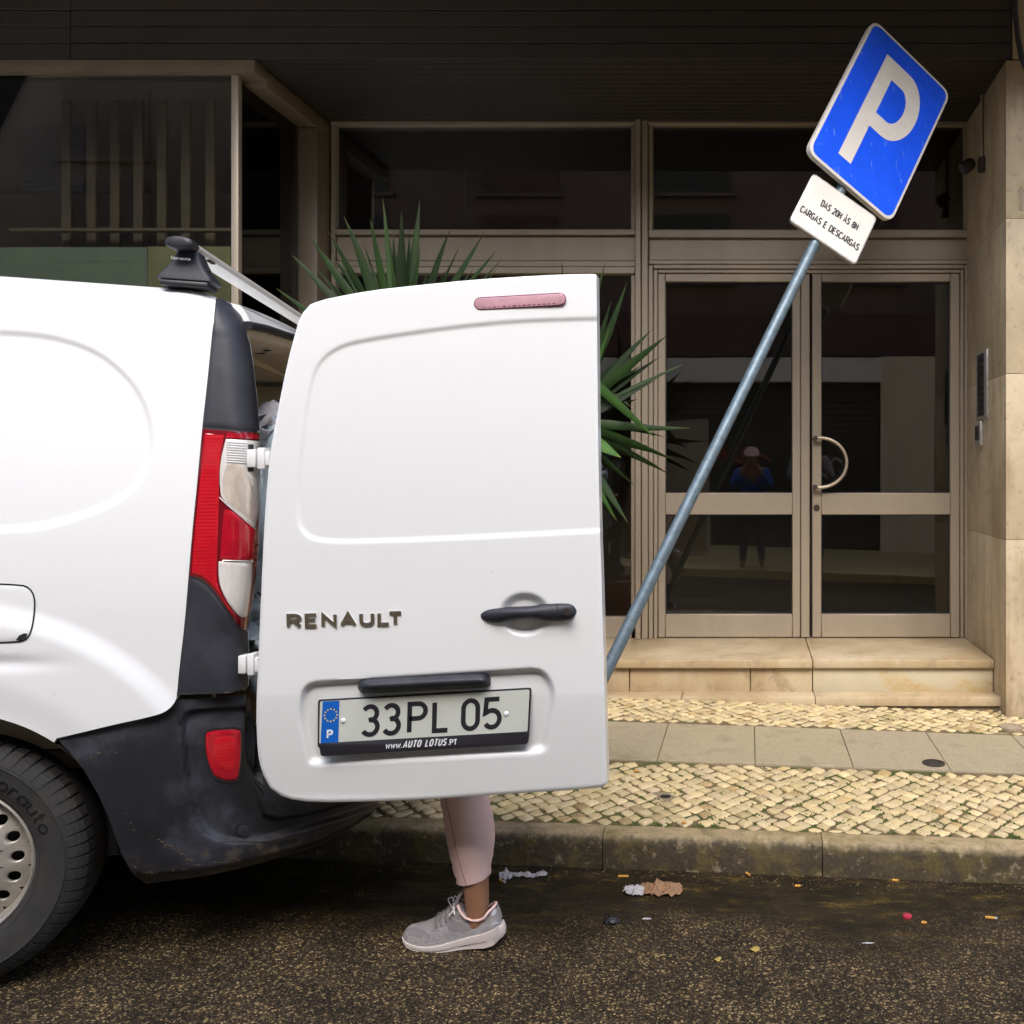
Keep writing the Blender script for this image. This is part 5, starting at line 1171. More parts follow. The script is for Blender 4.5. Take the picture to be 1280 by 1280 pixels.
lbox('cardboard_box', -.8, -.25, .8, 1.3, .75, 1.15, 'cardboard', 'large cardboard box on the shelf deep inside the van', 'box')
c = VW(-.2, .5, 1.36); loose(crumple('clear_bag', c, .12, .15, .06, 'tissue', 5, .8), 'whitish crumpled bag on top of the load in the van', 'bag')
lbox('dark_crate', -.9, -.16, .3, 1.2, 1.12, 1.30, 'cup', 'dark brown crate under the whitish bag in the van', 'crate')
for u_ in (-.88, -.2):
    lbox('crate_prop', u_-.02, u_+.02, .34, .40, .746, 1.118, 'cup', 'dark upright post of the rack holding the crate in the van'+(', nearest the open door' if u_ > -.5 else ', deepest in the load'), 'post')
# ================================================================== PARKING SIGN
sg_ = root('parking_sign', (-.741, 3.385, .115), 'leaning grey pole carrying the blue parking sign and a white plate', 'sign')
PB0 = np.array([-.741, 3.385, .12]); uy = .284
# pole direction solved so that it passes the measured top
def solve():
    best = None
    for ux in np.linspace(.34, .50, 161):
        u = np.array([ux, uy, 0]); u[2] = math.sqrt(1-ux*ux-uy*uy); q = proj(PB0+u*np.array([1.9])); 
        ln = proj(np.array([PB0+u*t for t in np.linspace(1.5, 3.2, 60)])); x = np.interp(-300, -ln[:, 1], ln[:, 0]); e = abs(x-1020.5)
        if best is None or e < best[0]: best = (e, u)
    return best[1]
pu = solve()
def on_pole(py):
    t = np.linspace(1.0, 3.4, 600); q = proj(PB0+pu*t[:, None]); return np.interp(-py, -q[:, 1], t)
tp = on_pole(118)
tube('pole', [PB0-pu*.12, PB0+pu*tp], .0245, M['pole'], sg_, 24)
v_, f_ = lathev([(.0255, 0), (.0262, .012), (.018, .020), (.0001, .022)], PB0+pu*tp, tuple(pu), 16); mk('pole_cap', v_, f_, M['iron'], sg_, smooth=True)
v_, f_ = lathev([(.031, .0), (.031, .028), (.024, .032)], (-.741, 3.385, .114+.026), (0, 0, 1), 18); mk('base_collar', v_, f_, M['iron'], sg_, smooth=True)
def fitw(corners, ctr):
    """plate plane: width direction at right angles to the pole whose picture matches the measured edge"""
    (lx, ly), (rx, ry) = corners; best = None
    a0 = np.cross(pu, (0, 0, 1)); a0 /= np.linalg.norm(a0); b0 = np.cross(pu, a0)
    for th in np.linspace(0, 2*math.pi, 721):
        w_ = a0*math.cos(th)+b0*math.sin(th)
        if w_[0] < 0: continue
        for hw in np.linspace(.12, .34, 23):
            q = proj(np.array([ctr-w_*hw, ctr+w_*hw])); e = np.abs(q-np.array([(lx, ly), (rx, ry)])).sum()
            if best is None or e < best[0]: best = (e, w_, hw)
    return best
# centres
cP = None
def plane_pt(px, py, y): return at(px, py, y)
t1 = on_pole(150); yP = (PB0+pu*t1)[1]-.045
# blue sign: centre picture position is the mean of its corners; depth from the pole
cs = [(1100.5, 22), (1190, 124), (1109, 281.5), (1012.5, 191)]     # top, right, bottom, left (TL, TR, BR, BL of the square)
ctr = at(1103, 151, yP+.01)
e_, wP, hw = fitw(((((cs[0][0]+cs[3][0])/2), (cs[0][1]+cs[3][1])/2), ((cs[1][0]+cs[2][0])/2, (cs[1][1]+cs[2][1])/2)), ctr)
hw *= 1.055; nP = np.cross(wP, pu); nP /= np.linalg.norm(nP)
if nP[1] > 0: nP = -nP
hh_ = .30
for h_ in np.linspace(.2, .4, 41):
    q = proj(np.array([ctr-pu*h_, ctr+pu*h_])); e = abs(np.hypot(*(q[0]-q[1]))-191)
    if h_ == .2 or e < be: be, hh_ = e, h_
print('sign', e_, wP, hw, hh_, 'n', nP)
def sgn_panel(ctr, w_, hw, hh, n_, name, m_face, m_edge, rad, margin, th):
    P_ = closed_round([(-hw, -hh), (hw, -hh), (hw, hh), (-hw, hh)], rad, 6); V = []; n = len(P_)
    for s, d in ((1, -th), (1, 0), (1-.004/hw, .0015)):
        V += [ctr+w_*a*s+pu*b*s+n_*d for a, b in P_]
    Fc = [(i*n+j, i*n+(j+1) % n, (i+1)*n+(j+1) % n, (i+1)*n+j) for i in range(2) for j in range(n)]+[tuple(range(2*n, 3*n)), tuple(range(n))[::-1]]
    mk(name, V, Fc, M[m_edge], sg_, smooth=True)
    q = closed_round([(-hw+margin, -hh+margin), (hw-margin, -hh+margin), (hw-margin, hh-margin), (-hw+margin, hh-margin)], max(.004, rad-margin*.5), 6)
    mk(name.replace('_box', '_face'), [ctr+w_*a+pu*b+n_*.0025 for a, b in q], [tuple(range(len(q)))], M[m_face], sg_)
sgn_panel(ctr, wP, hw, hh_, nP, 'parking_sign_box', 'signblue', 'signwhite', .055, .013, .028)
# white P
b_ = (ctr+nP*.0025-wP*hw*.48-pu*hh_*.754, wP, pu, nP)
PW_ = hw*1.08; PH_ = hh_*1.508
def Pf(x, y, d): return b_[0]+wP*x*PW_+pu*y*PH_+nP*d
st = .27; V = []; Fc = []
outer = [(st, 1), (.52, 1)]+arc(.54, .69, .46, .31, 90, -90, 16)+[(.5, .38), (st, .38)]
inner = [(st, .843), (.50, .843)]+arc(.51, .678, .21, .165, 90, -90, 16)+[(.5, .513), (st, .513)]
o2 = resample(outer, 40); i2 = resample(inner, 40)
for a, b in zip(o2, i2): V += [Pf(*a, .0012), Pf(*b, .0012)]
Fc = [(2*i, 2*i+1, 2*i+3, 2*i+2) for i in range(39)]; b = len(V); V += [Pf(0, 0, .0012), Pf(st, 0, .0012), Pf(st, 1, .0012), Pf(0, 1, .0012)]; Fc.append((b, b+1, b+2, b+3))
mk('letter_p', V, Fc, M['signwhite'], sg_)
# lower plate
t2 = on_pole(262); y2 = (PB0+pu*t2)[1]-.035; ctr2 = at(1043, 274, y2)
e2, w2, hw2 = fitw(((1003, 246.5), (1083, 300)), ctr2); n2 = np.cross(w2, pu); n2 /= np.linalg.norm(n2)
if n2[1] > 0: n2 = -n2
for h_ in np.linspace(.06, .16, 41):
    q = proj(np.array([ctr2-pu*h_, ctr2+pu*h_])); e = abs(np.hypot(*(q[0]-q[1]))-66)
    if h_ == .06 or e < be: be, hh2 = e, h_
print('plate', e2, w2, hw2, hh2)
sgn_panel(ctr2, w2, hw2, hh2, n2, 'plate_box', 'signwhite', 'signmetal', .022, .006, .016)
def stext(s, x, y, h, wdt):
    g = .20; xs = (wdt/h-g*(sum(1 for c in s if G[c][0])-1))/(textw(s, 1, 0)); o_ = ctr2+w2*x+pu*y+n2*.0025
    v_, f_, _ = textv(s, (o_, w2, pu, n2), h, .22, .0006, xs, g); mk('sign_lettering', v_, f_, M['ink2'], sg_)
stext('DAS 20H `AS 8H', -hw2*.47, hh2*.12, .030, hw2*1.10); stext('CARGAS E DESCARGAS', -hw2*.88, -hh2*.50, .030, hw2*1.76)
for c_, n_, w_, hw_ in ((ctr, nP, wP, hw), (ctr2, n2, w2, hw2)):
    for s in ((-.12, .12) if c_ is ctr else (.0,)):
        a = c_+pu*s-n_*.03; V, Fc = tubev([a-w_*.05, a+w_*.05], .012, 8); mk('clamp', V, Fc, M['iron'], sg_)
# ================================================================== YUCCA in a pot behind the open door
yu = root('yucca_plant', (-.95, 4.42, .16), 'dark green spiky yucca in a pot behind the open van door', 'plant')
lathe('pot', [(.0001, .0), (.15, .0), (.20, .34), (.215, .345), (.215, .39), (.19, .39), (.185, .34), (.0001, .33)], (-.95, 4.42, .165), (0, 0, 1), M['terracotta'], yu, 32)
YT = 4.45
def stem(px, py, r): e = at(px, py, YT); tube('trunk', [(-.95, 4.42, .48), (-.95+(e[0]+.95)*.3, 4.43, .48+(e[2]-.48)*.5), tuple(e)], [r*1.2, r, r*.8], M['bark'], yu, 12)
stem(500, 430, .035); stem(735, 520, .035); stem(600, 560, .03)
def leafm(base, tip, wd, droop, tone, twist=0, fold=.35, front=None):
    base, tip = np.array(base), np.array(tip); L = np.linalg.norm(tip-base); d = (tip-base)/L
    side = np.cross(d, (0, -1, 0)); side /= np.linalg.norm(side); nr_ = np.cross(side, d)
    side2 = side*math.cos(twist)+nr_*math.sin(twist); nr2 = np.cross(side2, d); V = []; n = 14; c3 = []; lat = random.uniform(-.05, .05)
    for i in range(n+1):
        t = i/n; w_ = wd*(.62+1.1*t-.0*t)*(1-t)**.62*1.15 if t > .0 else wd*.55; w_ = wd*np.interp(t, [0, .12, .35, .6, .85, 1], [.6, .8, 1, .82, .36, .01])
        p = base+d*L*t+np.array((0, 0, 1))*(-droop*L*(t*t-t))*1.0
        V += [p-side2*w_/2-nr2*w_*fold*.4, p, p+side2*w_/2-nr2*w_*fold*.4]
        br = sstep(t, .90, .98); q3 = np.array([tone*(1+2.2*br), tone*(1+.35*br), tone]); c3 += [q3*.92, q3*[1.15, 1.12, .9], q3*.92]; sw_ = lat*math.sin(t*2.4)*L*t; V[-3:] = [v_ + side*sw_ for v_ in V[-3:]]
    Fc = []
    for i in range(n): Fc += [(3*i, 3*i+1, 3*i+4, 3*i+3), (3*i+1, 3*i+2, 3*i+5, 3*i+4)]
    o = mk('leaf', V, Fc, M['leaf'], yu, smooth='all', tone=c3); return o
# leaves whose tips can be measured: (base px, tip px, depth offset of tip, width, tone)
LV = [((492, 440), (408, 285), .05, .034, .8), ((490, 440), (424, 272), -.05, .040, .7), ((492, 440), (464, 272), .0, .040, .9), ((497, 440), (477, 248), .02, .030, 1.25), ((500, 440), (500, 262), -.05, .042, .42), ((505, 440), (523, 250), .05, .040, .8),
      ((510, 440), (568, 288), -.03, .040, .5), ((512, 440), (604, 288), .0, .032, .8), ((516, 445), (620, 312), .04, .024, .9), ((518, 455), (630, 325), .1, .022, .7), ((520, 450), (620, 331), -.05, .02, .9), ((486, 440), (388, 290), .02, .034, .8), ((486, 450), (362, 318), .05, .036, .7), ((484, 460), (345, 360), -.08, .036, .8), ((484, 470), (356, 385), .05, .03, .6),
      ((700, 520), (697, 325), .0, .028, .8), ((720, 500), (762, 330), .0, .030, .9), ((725, 505), (781, 352), -.04, .036, .75), ((727, 505), (760, 410), -.06, .025, 2.0), ((725, 500), (748, 344), .05, .03, .9),
      ((712, 520), (818, 411), .02, .034, .45), ((712, 524), (833, 417), -.04, .040, .85), ((712, 525), (826, 446), .03, .032, .5), ((714, 527), (857, 455), .06, .022, .9), ((712, 530), (823, 476), .02, .034, .4),
      ((720, 460), (821, 549), -.10, .036, 1.9), ((705, 527), (864, 530), .0, .034, .75), ((708, 530), (846, 576), -.03, .034, .9), ((708, 532), (824, 568), .04, .034, 1.0), ((705, 535), (835, 595), .03, .036, .55), ((722, 536), (777, 571), -.12, .05, 2.4),
      ((712, 540), (796, 606), .08, .024, .45), ((712, 540), (786, 655), -.02, .038, .8), ((714, 545), (774, 655), .02, .030, .6), ((714, 560), (771, 650), -.06, .034, 2.0), ((706, 560), (760, 640), .03, .03, .5)]
for (b0, t0, dz_, wd, tn_) in LV: leafm(at(b0[0], b0[1], YT), at(t0[0], t0[1], YT+dz_), wd*1.32, random.uniform(-.02, .12), tn_*.8, random.uniform(-.5, .5))
rl_ = random.Random(12)
for (b0, t0, dz_, wd, tn_) in LV:
    for q_ in range(2 if b0[1] < 500 else 1):
        L_x, L_y = t0[0]-b0[0], t0[1]-b0[1]; a_ = rl_.uniform(-.16, .16); s_ = rl_.uniform(.55, .86)
        leafm(at(b0[0], b0[1], YT+.03), at(b0[0]+(L_x*math.cos(a_)-L_y*math.sin(a_))*s_, b0[1]+(L_x*math.sin(a_)+L_y*math.cos(a_))*s_, YT+dz_+rl_.uniform(.0, .12)), wd*1.0, rl_.uniform(.0, .18), rl_.uniform(.35, .8), rl_.uniform(-.7, .7))
for cx, cy, n_, R_ in ((500, 440, 16, .42), (720, 530, 14, .40), (600, 560, 22, .42)):
    for i in range(n_):
        a = random.uniform(-.3, math.pi+.3) if cy != 530 else random.uniform(math.pi*.55, math.pi*1.5); el = random.uniform(-.4, .9); c_ = at(cx, cy, YT)
        L = R_*random.uniform(.7, 1); tip = c_+np.array((math.cos(a)*L, -.25*abs(math.cos(el))*random.uniform(-.6, 1), math.sin(a)*L*.8)); q = proj(tip)
        if q[0] > 735 or q[1] < 380+.0: continue
        leafm(c_, tip, .036, .1, random.uniform(.5, 1.1), random.uniform(-.6, .6))
# ================================================================== PEOPLE
def skinbody(name, joints, bones, m, parent, rootj, sub=2):
    names = list(joints); bm_v = [joints[n][0] for n in names]; me = bpy.data.meshes.new(name); loc0 = Vector(joints[rootj][0])
    me.from_pydata([tuple(Vector(p)-loc0) for p in bm_v], [(names.index(a), names.index(b)) for a, b in bones], []); o = bpy.data.objects.new(name, me); C.objects.link(o)
    WO[o.name] = loc0; o.parent = parent; o.location = loc0-WO[parent.name]
    md = o.modifiers.new('skin', 'SKIN'); md.use_smooth_shade = True; md.branch_smoothing = .5
    for i, n in enumerate(names): r = joints[n][1]; me.skin_vertices[0].data[i].radius = (r, r) if not hasattr(r, '__len__') else r; me.skin_vertices[0].data[i].use_root = (n == rootj)
    ss = o.modifiers.new('sub', 'SUBSURF'); ss.levels = sub; ss.render_levels = sub; me.materials.append(m); return o
def ring_loft(name, secs, m, parent, cap=False, smooth=True, **k):
    n = len(secs[0]); V = [p for s in secs for p in s]; Fc = [(i*n+j, i*n+(j+1) % n, (i+1)*n+(j+1) % n, (i+1)*n+j) for i in range(len(secs)-1) for j in range(n)]
    if cap: Fc += [tuple(range(n))[::-1], tuple(range((len(secs)-1)*n, len(secs)*n))]
    return mk(name, V, Fc, m, parent, smooth=smooth, **k)
YL = 2.50; KL = YL/F
def lp(px, py, dy=0): return np.array([(px-PX)*KL, YL+dy, H+(PY-py)*KL])
per = root('person', tuple(lp(590, 1178)), 'person in pink cropped leggings and grey trainers standing behind the open van door', 'person')
hipL = lp(600, 790, .02); hipR = lp(592, 790, .20)
J = {'pelvis': (lp(596, 765, .11), .13), 'waist': (lp(572, 700, .11), .115), 'chest': (lp(535, 630, .11), .13), 'neck': (lp(498, 575, .11), .055), 'head': (lp(478, 545, .11), .085), 'crown': (lp(468, 505, .11), .08),
     'hip_near': (lp(600, 795, .03), .095), 'knee_near': (lp(584, 955, .0), .050), 'calf_near': (lp(589, 1040, .0), .045), 'ankle_up': (lp(595.5, 1110, .0), (.036, .040)), 'ankle_near': (lp(597, 1141, .0), (.033, .038)), 'heel_near': (lp(598, 1160, .0), .03), 'toe_near': (lp(530, 1166, .0), .022),
     'hip_far': (lp(592, 795, .19), .095), 'knee_far': (lp(520, 880, .28), .06), 'ankle_far': (lp(620, 935, .33), .04), 'toe_far': (lp(625, 960, .33), .025),
     'shoulder_near': (lp(512, 615, -.05), .055), 'elbow_near': (lp(470, 690, -.06), .042), 'wrist_near': (lp(400, 700, .05), .03), 'hand_near': (lp(378, 700, .07), (.018, .035)),
     'shoulder_far': (lp(512, 615, .27), .055), 'elbow_far': (lp(455, 690, .33), .042), 'wrist_far': (lp(395, 705, .30), .03), 'hand_far': (lp(372, 708, .30), (.018, .035))}
bones = [('pelvis', 'waist'), ('waist', 'chest'), ('chest', 'neck'), ('neck', 'head'), ('head', 'crown'), ('pelvis', 'hip_near'), ('hip_near', 'knee_near'), ('knee_near', 'calf_near'), ('calf_near', 'ankle_up'), ('ankle_up', 'ankle_near'), ('ankle_near', 'heel_near'), ('heel_near', 'toe_near'),
         ('pelvis', 'hip_far'), ('hip_far', 'knee_far'), ('knee_far', 'ankle_far'), ('ankle_far', 'toe_far'), ('chest', 'shoulder_near'), ('shoulder_near', 'elbow_near'), ('elbow_near', 'wrist_near'), ('wrist_near', 'hand_near'), ('chest', 'shoulder_far'), ('shoulder_far', 'elbow_far'), ('elbow_far', 'wrist_far'), ('wrist_far', 'hand_far')]
def fingers(J, bones, hand, wrist, s=1):
    h = np.array(J[hand][0]); d = h-np.array(J[wrist][0]); d /= np.linalg.norm(d); z = np.array((0, 0, 1.)); z = z-d*(z@d); z /= np.linalg.norm(z); y = np.cross(d, z)
    for i, (off, L) in enumerate(((.030, .062), (.010, .07), (-.010, .066), (-.028, .052))):
        a, b, c = hand+'f%da' % i, hand+'f%db' % i, hand+'f%dc' % i; J[a] = (h+d*.02+z*off, .009); J[b] = (h+d*(.02+L*.55)+z*off*1.1-y*.008, .008); J[c] = (h+d*(.02+L*.85)+z*off*1.1-y*.03, .007); bones += [(hand, a), (a, b), (b, c)]
    a, b = hand+'ta', hand+'tb'; J[a] = (h-d*.01+z*.045-y*.015, .010); J[b] = (h+d*.03+z*.065-y*.03, .008); bones += [(hand, a), (a, b)]
fingers(J, bones, 'hand_near', 'wrist_near'); fingers(J, bones, 'hand_far', 'wrist_far')
skinbody('body', J, bones, M['skin'], per, 'pelvis')
# leggings over the near leg: measured outline, oval section
rows_ = [(770, 560, 632), (830, 561, 631), (900, 560, 622), (950, 556, 613), (985, 550.5, 607), (996, 551, 609), (1013, 555, 613.2), (1030, 557, 617), (1044, 559, 618), (1056, 561, 617.6), (1068, 563.5, 616), (1080, 567, 613.8), (1090, 570, 612.6), (1097.5, 572.6, 612.6)]
rows_i = np.array(rows_); yy_ = np.linspace(770, 1097.5, 60); lx = np.interp(yy_, rows_i[:, 0], rows_i[:, 1]); rx = np.interp(yy_, rows_i[:, 0], rows_i[:, 2])
ker = np.array([1, 2, 3, 2, 1])/9.; lx = np.convolve(np.pad(lx, 2, 'edge'), ker, 'valid'); rx = np.convolve(np.pad(rx, 2, 'edge'), ker, 'valid')
secs = []
for i, (y_, a, b) in enumerate(zip(yy_, lx, rx)):
    cx, hw_ = (a+b)/2, (b-a)/2; s = []
    for k_ in range(40):
        t = 2*math.pi*k_/40; wr = 0.0
        f_low = sstep(y_, 1040, 1098); wr = .9*f_low*math.sin(t*3+y_*.33)+.6*math.sin(y_*.42+t*2)*sstep(y_, 1055, 1090)+.7*math.sin(y_*.30-t*1.5)*(1-sstep(y_, 1000, 1035))
        dyy = -math.sin(t)*hw_*KL*.98; tilt = (math.cos(t))*-4.0*(y_ > 0)*sstep(y_, 1060, 1097.5)
        s.append(lp(cx+(hw_+wr)*math.cos(t), y_+tilt, dyy))
    secs.append(s)
last = [np.array(p) for p in secs[-1]]; c0 = np.mean(last, 0); secs.append([c0+(p-c0)*.95-np.array((0, 0, .0015)) for p in last]); secs.append([c0+(p-c0)*.92+np.array((0, 0, .01)) for p in last])
ring_loft('leggings', secs, M['pink'], per)
seamp = []
for i in range(18, 60):
    a, b = lx[i], rx[i]; t = np.interp(yy_[i], [950, 1000, 1050, 1097], [.30, .26, .32, .42]); x = a+(b-a)*t; cx, hw_ = (a+b)/2, (b-a)/2; ct = (x-cx)/hw_; seamp.append(lp(x, yy_[i]-4.0*ct*sstep(yy_[i], 1060, 1097.5)*-1*-1, -math.sqrt(max(0, 1-ct*ct))*hw_*KL*.985-.0004))
tube('leggings_seam', seamp, .0012, M['seam'], per, 6)
J2 = {n: (J[n][0], (J[n][1] if not hasattr(J[n][1], '__len__') else .04)*1.06) for n in ('pelvis', 'hip_far', 'knee_far', 'ankle_far', 'hip_near', 'waist')}; J2['ankle_far'] = (J['ankle_far'][0], .046)
skinbody('leggings_seat', J2, [('pelvis', 'hip_far'), ('hip_far', 'knee_far'), ('knee_far', 'ankle_far'), ('pelvis', 'hip_near'), ('pelvis', 'waist')], M['pink'], per, 'pelvis')
J3 = {n: (J[n][0], (J[n][1] if not hasattr(J[n][1], '__len__') else .04)*1.10) for n in ('waist', 'chest', 'shoulder_near', 'elbow_near', 'shoulder_far', 'elbow_far')}
skinbody('top', J3, [('waist', 'chest'), ('chest', 'shoulder_near'), ('shoulder_near', 'elbow_near'), ('chest', 'shoulder_far'), ('shoulder_far', 'elbow_far')], M['grey_cloth'], per, 'waist')
hd = np.array(lp(474, 526, .11)); V, Fc = lathev([(.0001, .115), (.06, .10), (.095, .06), (.105, 0), (.098, -.05), (.07, -.09)], hd+np.array((.02, 0, .01)), (.25, 0, 1), 24); mk('hair', V, Fc, M['hair'], per, smooth=True)
for sx_ in (-1, 1):
    e_p = hd+np.array((-.082, sx_*.03, .0)); V, Fc = lathev([(.0001, .007), (.008, .004), (.0095, 0)], e_p, (-1, 0, 0), 10); mk('eye', V, Fc, M['hair'], per, smooth=True)
V, Fc = lathev([(.0001, .028), (.008, .018), (.014, 0)], hd+np.array((-.078, 0, -.03)), (-1, 0, -.1), 10); mk('nose', V, Fc, M['skin'], per, smooth=True)
# trainer: measured stations along its length. x, sole bottom, sole top, upper top, half width (m)
def shoe(parent, lpf, detail=True):
    st_ = [(504.5, 1170, 1168.5, 1167, .006), (507, 1173, 1169, 1161, .020), (512, 1176, 1170.5, 1156.5, .030), (520, 1178.5, 1172, 1154.6, .038), (530, 1180, 1173, 1152.6, .043), (540, 1181, 1173.2, 1148.5, .045), (550, 1181.3, 1172.2, 1143, .045), (558, 1181, 1171, 1137.5, .043), (566, 1180.8, 1169.4, 1131, .040), (573, 1180.3, 1168, 1126, .037),
           (580, 1180, 1166.5, 1132, .034), (586, 1179.6, 1165, 1139.5, .032), (592, 1179, 1163.6, 1142.5, .032), (600, 1178.5, 1161.8, 1142.8, .033), (608, 1178, 1159.6, 1141.2, .034), (614, 1177, 1157.6, 1134, .033), (619, 1175.8, 1155.8, 1129.5, .031), (622.5, 1174, 1154.4, 1131, .027), (625.5, 1171.5, 1153, 1140, .020), (627.5, 1169, 1153, 1148, .012)]
    a = np.array(st_); n = 70; xs = np.linspace(a[0, 0], a[-1, 0], n); c = [np.interp(xs, a[:, 0], a[:, i]) for i in range(5)]
    for i in (1, 2, 3, 4): c[i] = np.convolve(np.pad(c[i], 1, 'edge'), [.25, .5, .25], 'valid')
    up = []
    for i in range(n):
        s = []; x, zt, ztop, hw_ = xs[i], c[2][i], c[3][i], c[4][i]
        opn = sstep(x, 574, 582)*(1-sstep(x, 618, 625))
        for k_ in range(30):
            t = math.pi*k_/29; co, si = math.cos(t), math.sin(t); top_flat = si**(.75)
            yy = zt+(ztop-zt)*top_flat; wy = co*hw_*(1-.30*si*(1-opn*.2))
            if opn > .5 and abs(co) < .62: yy = ztop+7*(1-abs(co)/.62)
            nz_ = .35*math.sin(x*.9+k_)*math.sin(k_*.7) if 540 < x < 575 else 0
            s.append(lpf(x, yy+nz_, -wy))
        up.append(s)
    V, Fc = gridmesh(np.array(up)); mk('shoe_upper', V, Fc, M['shoe'], parent, smooth=True)
    # sole
    so = []
    ex = np.r_[xs, 630.5, 632.3]
    for i, x in enumerate(ex):
        if i < n: zb, zt, hw_ = c[1][i], c[2][i], c[4][i]+.004
        elif x < 631: zb, zt, hw_ = 1168, 1157, .012
        else: zb, zt, hw_ = 1165.5, 1160, .005
        mid = (zb+zt)/2; s = [lpf(x, zt-.6, hw_*.85), lpf(x, zt, hw_), lpf(x, mid-.5, hw_*1.02), lpf(x, mid+1.2, hw_*.985), lpf(x, zb-1.4, hw_*1.0), lpf(x, zb, hw_*.9), lpf(x, zb, -hw_*.9), lpf(x, zb-1.4, -hw_*1.0), lpf(x, mid+1.2, -hw_*.985), lpf(x, mid-.5, -hw_*1.02), lpf(x, zt, -hw_), lpf(x, zt-.6, -hw_*.85)]
        so.append(s)
    ring_loft('shoe_sole', so, M['sole'], parent, cap=True)
    if not detail: return
    # overlays: toe guard, heel patch, collar lining, laces, tongue
    def over(poly, m, name, off=.0012):
        bv = BVHTree.FromPolygons([tuple(q) for q in V], Fc); T = closed_round(poly, 4, 3); pts = []
        ctrp = np.mean(T, 0); R_ = []
        for s in (1, .97, .6, .3):
            for p in T:
                q = ctrp+(np.array(p)-ctrp)*s; h_, n_, _, _ = bv.ray_cast(Vector(CO), Vector(ray(*q)).normalized()); 
                R_.append(np.array(h_)+np.array((0, -1, 0))*(off if s < 1 else -.0005) if h_ is not None else lpf(q[0], q[1], -.03))
        m_ = len(T); F2 = [(i*m_+j, i*m_+(j+1) % m_, (i+1)*m_+(j+1) % m_, (i+1)*m_+j) for i in range(3) for j in range(m_)]+[tuple(range(3*m_, 4*m_))]
        mk(name, R_, F2, M[m], parent, smooth=True)
    over([(508, 1161), (513, 1159), (525, 1161.5), (534, 1166), (538.5, 1171.5), (522, 1170.8), (510, 1168)], 'shoe_dark', 'toe_guard')
    over([(613, 1157), (618, 1151), (624, 1152.5), (624.5, 1154.2), (614, 1158)], 'shoe_light', 'heel_patch')
    over([(557, 1148), (565, 1150.5), (580, 1152.5), (590, 1155.5), (589, 1162), (570, 1165), (560, 1163)], 'shoe_dark', 'side_overlay', .0008)
    over([(612, 1143), (615.5, 1136), (619, 1133), (621.5, 1136), (620, 1143), (614, 1145)], 'shoe_light', 'heel_tab')
    tube('sole_groove', [lpf(x, y, d) for x, y, d in ((514, 1174.5, -.0345), (522, 1176.3, -.0425), (534, 1177.6, -.0485), (548, 1177.5, -.0500), (562, 1176.3, -.0468), (578, 1174, -.0385), (594, 1171.5, -.0367), (610, 1168.5, -.0380), (622, 1165.5, -.0315))], .0010, M['shoe_dark'], parent, 5)
    tube('collar', [lpf(x, y, d) for x, y, d in ((574, 1127, -.016), (580, 1134, -.030), (586, 1140.5, -.031), (594, 1143.4, -.032), (603, 1143.2, -.033), (609, 1140.5, -.032), (614, 1134, -.028), (619, 1130.5, -.012), (620, 1130, .0), (619, 1130.5, .012), (614, 1134, .028), (603, 1143, .033), (586, 1140.5, .031), (574, 1127, .016))], .0032, M['shoe_light'] if False else M['pink'], parent, 8)
    tg = []
    for f in np.linspace(0, 1, 8):
        x = 572+5*f-6*f*(1-f); y = 1133-19*f; tg.append([lpf(x-1.5, y, q) for q in np.linspace(-.020, .020, 7)]+[lpf(x+2.5, y+.8, q) for q in np.linspace(.020, -.020, 7)])
    ring_loft('shoe_tongue', tg, M['shoe_dark'], parent, cap=True)
    for i, (x, y) in enumerate(((547, 1146), (553, 1142.5), (559, 1138.5), (565, 1134), (570, 1130))):
        tube('lace', [lpf(x+3.5, y+5.5, -.036), lpf(x+1.0, y+.5, -.026), lpf(x-.8, y-2.0, -.008), lpf(x-.8, y-2.0, .012), lpf(x+1.5, y+1, .028)], .0020, M['whiteprint'] if i == 4 else M['shoe_dark'], parent, 6)
    tube('lace', [lpf(566, 1138, -.032), lpf(569.5, 1133.5, -.030), lpf(572, 1130, -.026)], .0026, M['sole'], parent, 6)
    tube('lace', [lpf(569, 1131, -.022), lpf(565, 1123, -.024), lpf(563, 1119, -.02), lpf(567, 1118, -.016), lpf(571, 1124, -.012)], .0009, M['shoe_light'], parent, 5)
    tube('lace', [lpf(570, 1128, -.02), lpf(569, 1119, -.02), lpf(571, 1116.5, -.014), lpf(573.5, 1121, -.010)], .0009, M['shoe_light'], parent, 5)
shoe(per, lp)
shoe(per, lambda x, y, d: np.array(J['ankle_far'][0])+np.array(((y-1140)*KL*1.0, d+.0, -(x-600)*KL*-1.0))*np.array((1, 1, 1))+np.array((.01, 0, .0)), False)
